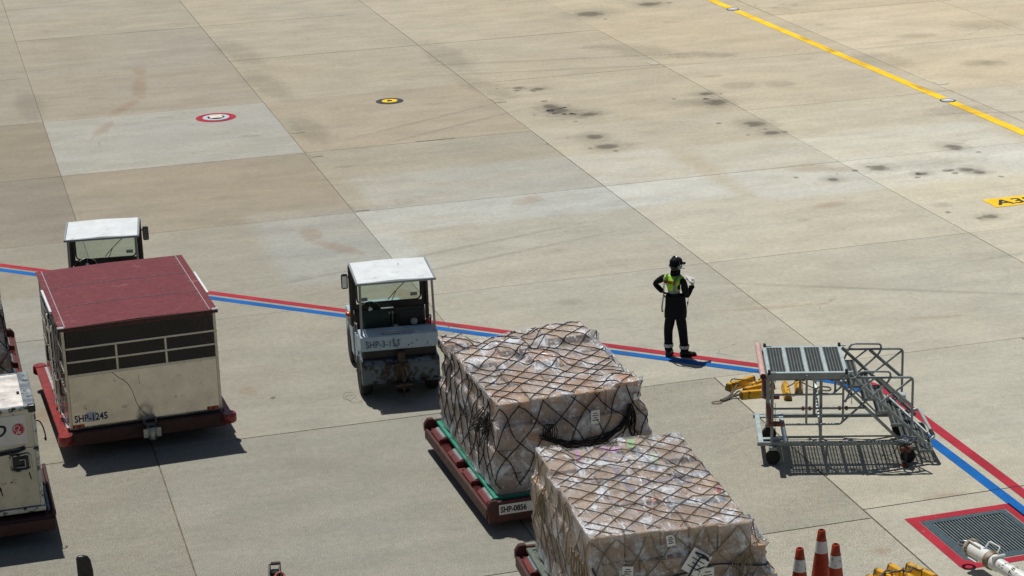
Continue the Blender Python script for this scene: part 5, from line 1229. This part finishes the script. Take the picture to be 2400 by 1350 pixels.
# vest: shell over the torso
import bisect
tor = []
def seg_d(p, a, b_):
    a, b_ = Vector(a), Vector(b_); ab = b_-a; t_ = max(0, min(1, (p-a).dot(ab)/ab.length_squared)); return (p-(a+ab*t_)).length
def edge_of(p):
    best = min(((seg_d(p, J_[a][0], J_[b_][0]) - .0, (a, b_)) for a, b_ in B_), key=lambda q: q[0]); return best[1]
torso_edges = {('waist','chest'),('chest','upper'),('upper','neck'),('upper','shl'),('upper','shr'),('pelvis','waist')}
vbm = bmesh.new(); vbm.from_mesh(bme); vbm.normal_update()
kill = []
for f in vbm.faces:
    c = f.calc_center_median(); e = edge_of(c); keep = e in torso_edges and 1.145 < c.z < 1.475
    if e == ('upper','shl') and (c-Vector(J_['upper'][0])).length > .165: keep = False
    if e == ('upper','shr') and (c-Vector(J_['upper'][0])).length > .175: keep = False
    if not keep: kill.append(f)
bmesh.ops.delete(vbm, geom=kill, context='FACES')
for v in vbm.verts: v.co += v.normal*.013
bmesh.ops.subdivide_edges(vbm, edges=list(vbm.edges), cuts=1, use_grid_fill=True)
vme = bpy.data.meshes.new('vest'); vbm.to_mesh(vme); vbm.free()
ca = vme.color_attributes.new('stripe', 'FLOAT_COLOR', 'POINT')
rgt = Vector((math.cos(FACE), -math.sin(FACE), 0))
for i, v in enumerate(vme.vertices):
    u = (v.co-Vector((-.085,.01,v.co.z))).dot(rgt); s_ = 1.0 if (v.co.z < 1.20 or abs(abs(u)-.095) < .022) else 0.0
    ca.data[i].color = (s_, s_, s_, 1)
vme.materials.clear(); vme.materials.append(MATS['vest'])
for p_ in vme.polygons: p_.use_smooth = True
vo = bpy.data.objects.new('vest', vme); COL.objects.link(vo); vo.parent = per
bck = -Vector((math.sin(FACE), math.cos(FACE), 0))
pc = Vector((-.085,.01,1.345)) + bck*.150 - rgt*.085
Mt = Matrix(((rgt.x, 0, bck.x, pc.x),(rgt.y, 0, bck.y, pc.y),(0,1,0,pc.z),(0,0,0,1)))
tx = text('vest_lettering', 'sharp', .098, 'vest_ink', per, (0,0,0), (0,0,0), .004, bold=.003); tx.matrix_local = Mt
# trouser reflective bands, boots
for x, y, z, r_ in ((-.179,.035,.20,.082),(.086,-.018,.18,.086)):
    MB().lathe([(r_,-.028),(r_+.003,0),(r_,.028)], 20, (x,y,z), caps=False).build('reflective_band', 'reflect_grey', per, smooth=True)
def boot(x, y, yawd, L=.285):
    s = bmesh.new()
    prof_ = [(-.085,.042,.075),(-.06,.046,.115),(-.0,.047,.105),(.06,.046,.080),(.12,.048,.062),(.17,.042,.055),(L-.09,.022,.035)]
    vs_ = []; n_ = 12
    for px_, hw_, ht in prof_:
        for k in range(n_):
            a = 2*math.pi*k/n_; vs_.append((px_, hw_*math.cos(a), max(0.0, ht*.5+ht*.5*math.sin(a)*1.05)))
    m_ = MB().add(vs_, [(i*n_+k, i*n_+(k+1)%n_, (i+1)*n_+(k+1)%n_, (i+1)*n_+k) for i in range(len(prof_)-1) for k in range(n_)] + [tuple(range(n_))[::-1], tuple(range((len(prof_)-1)*n_, len(prof_)*n_))])
    o = m_.build('boot', 'boot_black', per, smooth=True, loc=(x,y,.012), rot=(0,0,yawd))
    MB().prism([(-.088,-.04),(-.03,-.048),(.05,-.046),(.13,-.052),(.19,-.03),(.20,0),(.19,.03),(.13,.052),(.05,.046),(-.03,.048),(-.088,.04)], -.012, .006, 'z').build('sole', 'rubber', o)
    return o
boot(-.175,.04,R(72)); boot(.10,-.02,R(8))
# gloved hands
def hand(wr, fwd, nrm, side, curl, mat, name):
    fwd = Vector(fwd).normalized(); nrm = Vector(nrm); nrm = (nrm-fwd*nrm.dot(fwd)).normalized(); sdv = fwd.cross(nrm)*side; wr = Vector(wr)
    J = {'w': (tuple(wr),.024), 'p': (tuple(wr+fwd*.045),(.036,.02)), 'k': (tuple(wr+fwd*.085),(.038,.017))}
    B = [('w','p'),('p','k')]
    me_list = [skin_mesh(name, J, B, 'p', 2)]
    fl = [(-.027,.062),(-.009,.072),(.009,.068),(.026,.052)]
    for i, (o_, L) in enumerate(fl):
        p0 = wr+fwd*.08+sdv*o_; d0 = fwd*math.cos(.3)-nrm*math.sin(.3); d1 = fwd*math.cos(curl)-nrm*math.sin(curl); d2 = fwd*math.cos(curl*1.8)-nrm*math.sin(curl*1.8)
        a, b_, c = p0+d0*L*.45, p0+d0*L*.45+d1*L*.32, p0+d0*L*.45+d1*L*.32+d2*L*.25
        me_list.append(skin_mesh(name, {'a': (tuple(p0),.0105), 'b': (tuple(a),.0095), 'c': (tuple(b_),.0088), 'd': (tuple(c),.0075)}, [('a','b'),('b','c'),('c','d')], 'a', 1))
    p0 = wr+fwd*.03-sdv*.03; q = p0-sdv*.028+fwd*.025-nrm*.012; q2 = q+fwd*.03-nrm*.018-sdv*.004
    me_list.append(skin_mesh(name, {'a': (tuple(p0),.0135), 'b': (tuple(q),.0115), 'c': (tuple(q2),.009)}, [('a','b'),('b','c')], 'a', 1))
    bm = bmesh.new()
    for m_ in me_list: bm.from_mesh(m_)
    me = bpy.data.meshes.new(name); bm.to_mesh(me); bm.free(); me.materials.append(MATS[mat])
    for p_ in me.polygons: p_.use_smooth = True
    o = bpy.data.objects.new(name, me); COL.objects.link(o); o.parent = per; return o
hand((.236,.075,1.235), (.15,.15,.9), (.6,-.75,.2), 1, .9, 'glove_white', 'glove')
hand((-.262,.12,1.118), (.85,.25,-.45), (-.3,-.6,.5), -1, .5, 'cord_black', 'glove')
MB().lathe([(.047,0),(.050,.02),(.047,.04)], 16, (.222,.055,1.195), caps=False).build('cuff', 'navy_cloth', per, smooth=True)
# coiled cord from the left shoulder, hanging below the elbow; lanyard at the right hip
hp_ = [( -.19,.0,1.47),(-.235,-.055,1.38),(-.255,-.075,1.25),(-.262,-.08,1.12),(-.275,-.05,1.0),(-.285,-.03,.90),(-.282,-.03,.82)]
cs = spline(hp_, 26); coil = []
for i, c in enumerate(cs): coil.append(c + Vector((.014*math.cos(i*1.25), .014*math.sin(i*1.25), 0)))
MB().tube(coil, .0055, 5).build('coiled_cord', 'cord_black', per, smooth=True)
MB().tube(spline([(.17,.05,1.14),(.165,.03,1.05),(.155,.0,.97),(.14,-.02,.90),(.12,-.02,.86)]), .004, 5).lathe([(.012,0),(.012,.05)], 8, (.15,-.005,.93)).build('lanyard', 'cord_black', per, smooth=True)
# the paper is held, not part of the person
pp = MB().box(-.09,.09,-.0012,.0012,-.07,.07).build('notepad', 'paper', None)
a = PR_; wx = lambda x, y, z: (PO[0]+x*math.cos(a)-y*math.sin(a), PO[1]+x*math.sin(a)+y*math.cos(a), z)
pp.location = wx(.205,.10,1.345); pp.rotation_euler = (R(-64), R(28), PR_+.25)
tag(pp, 'small white sheet of paper held up in the gloved hand of the worker', 'paper')
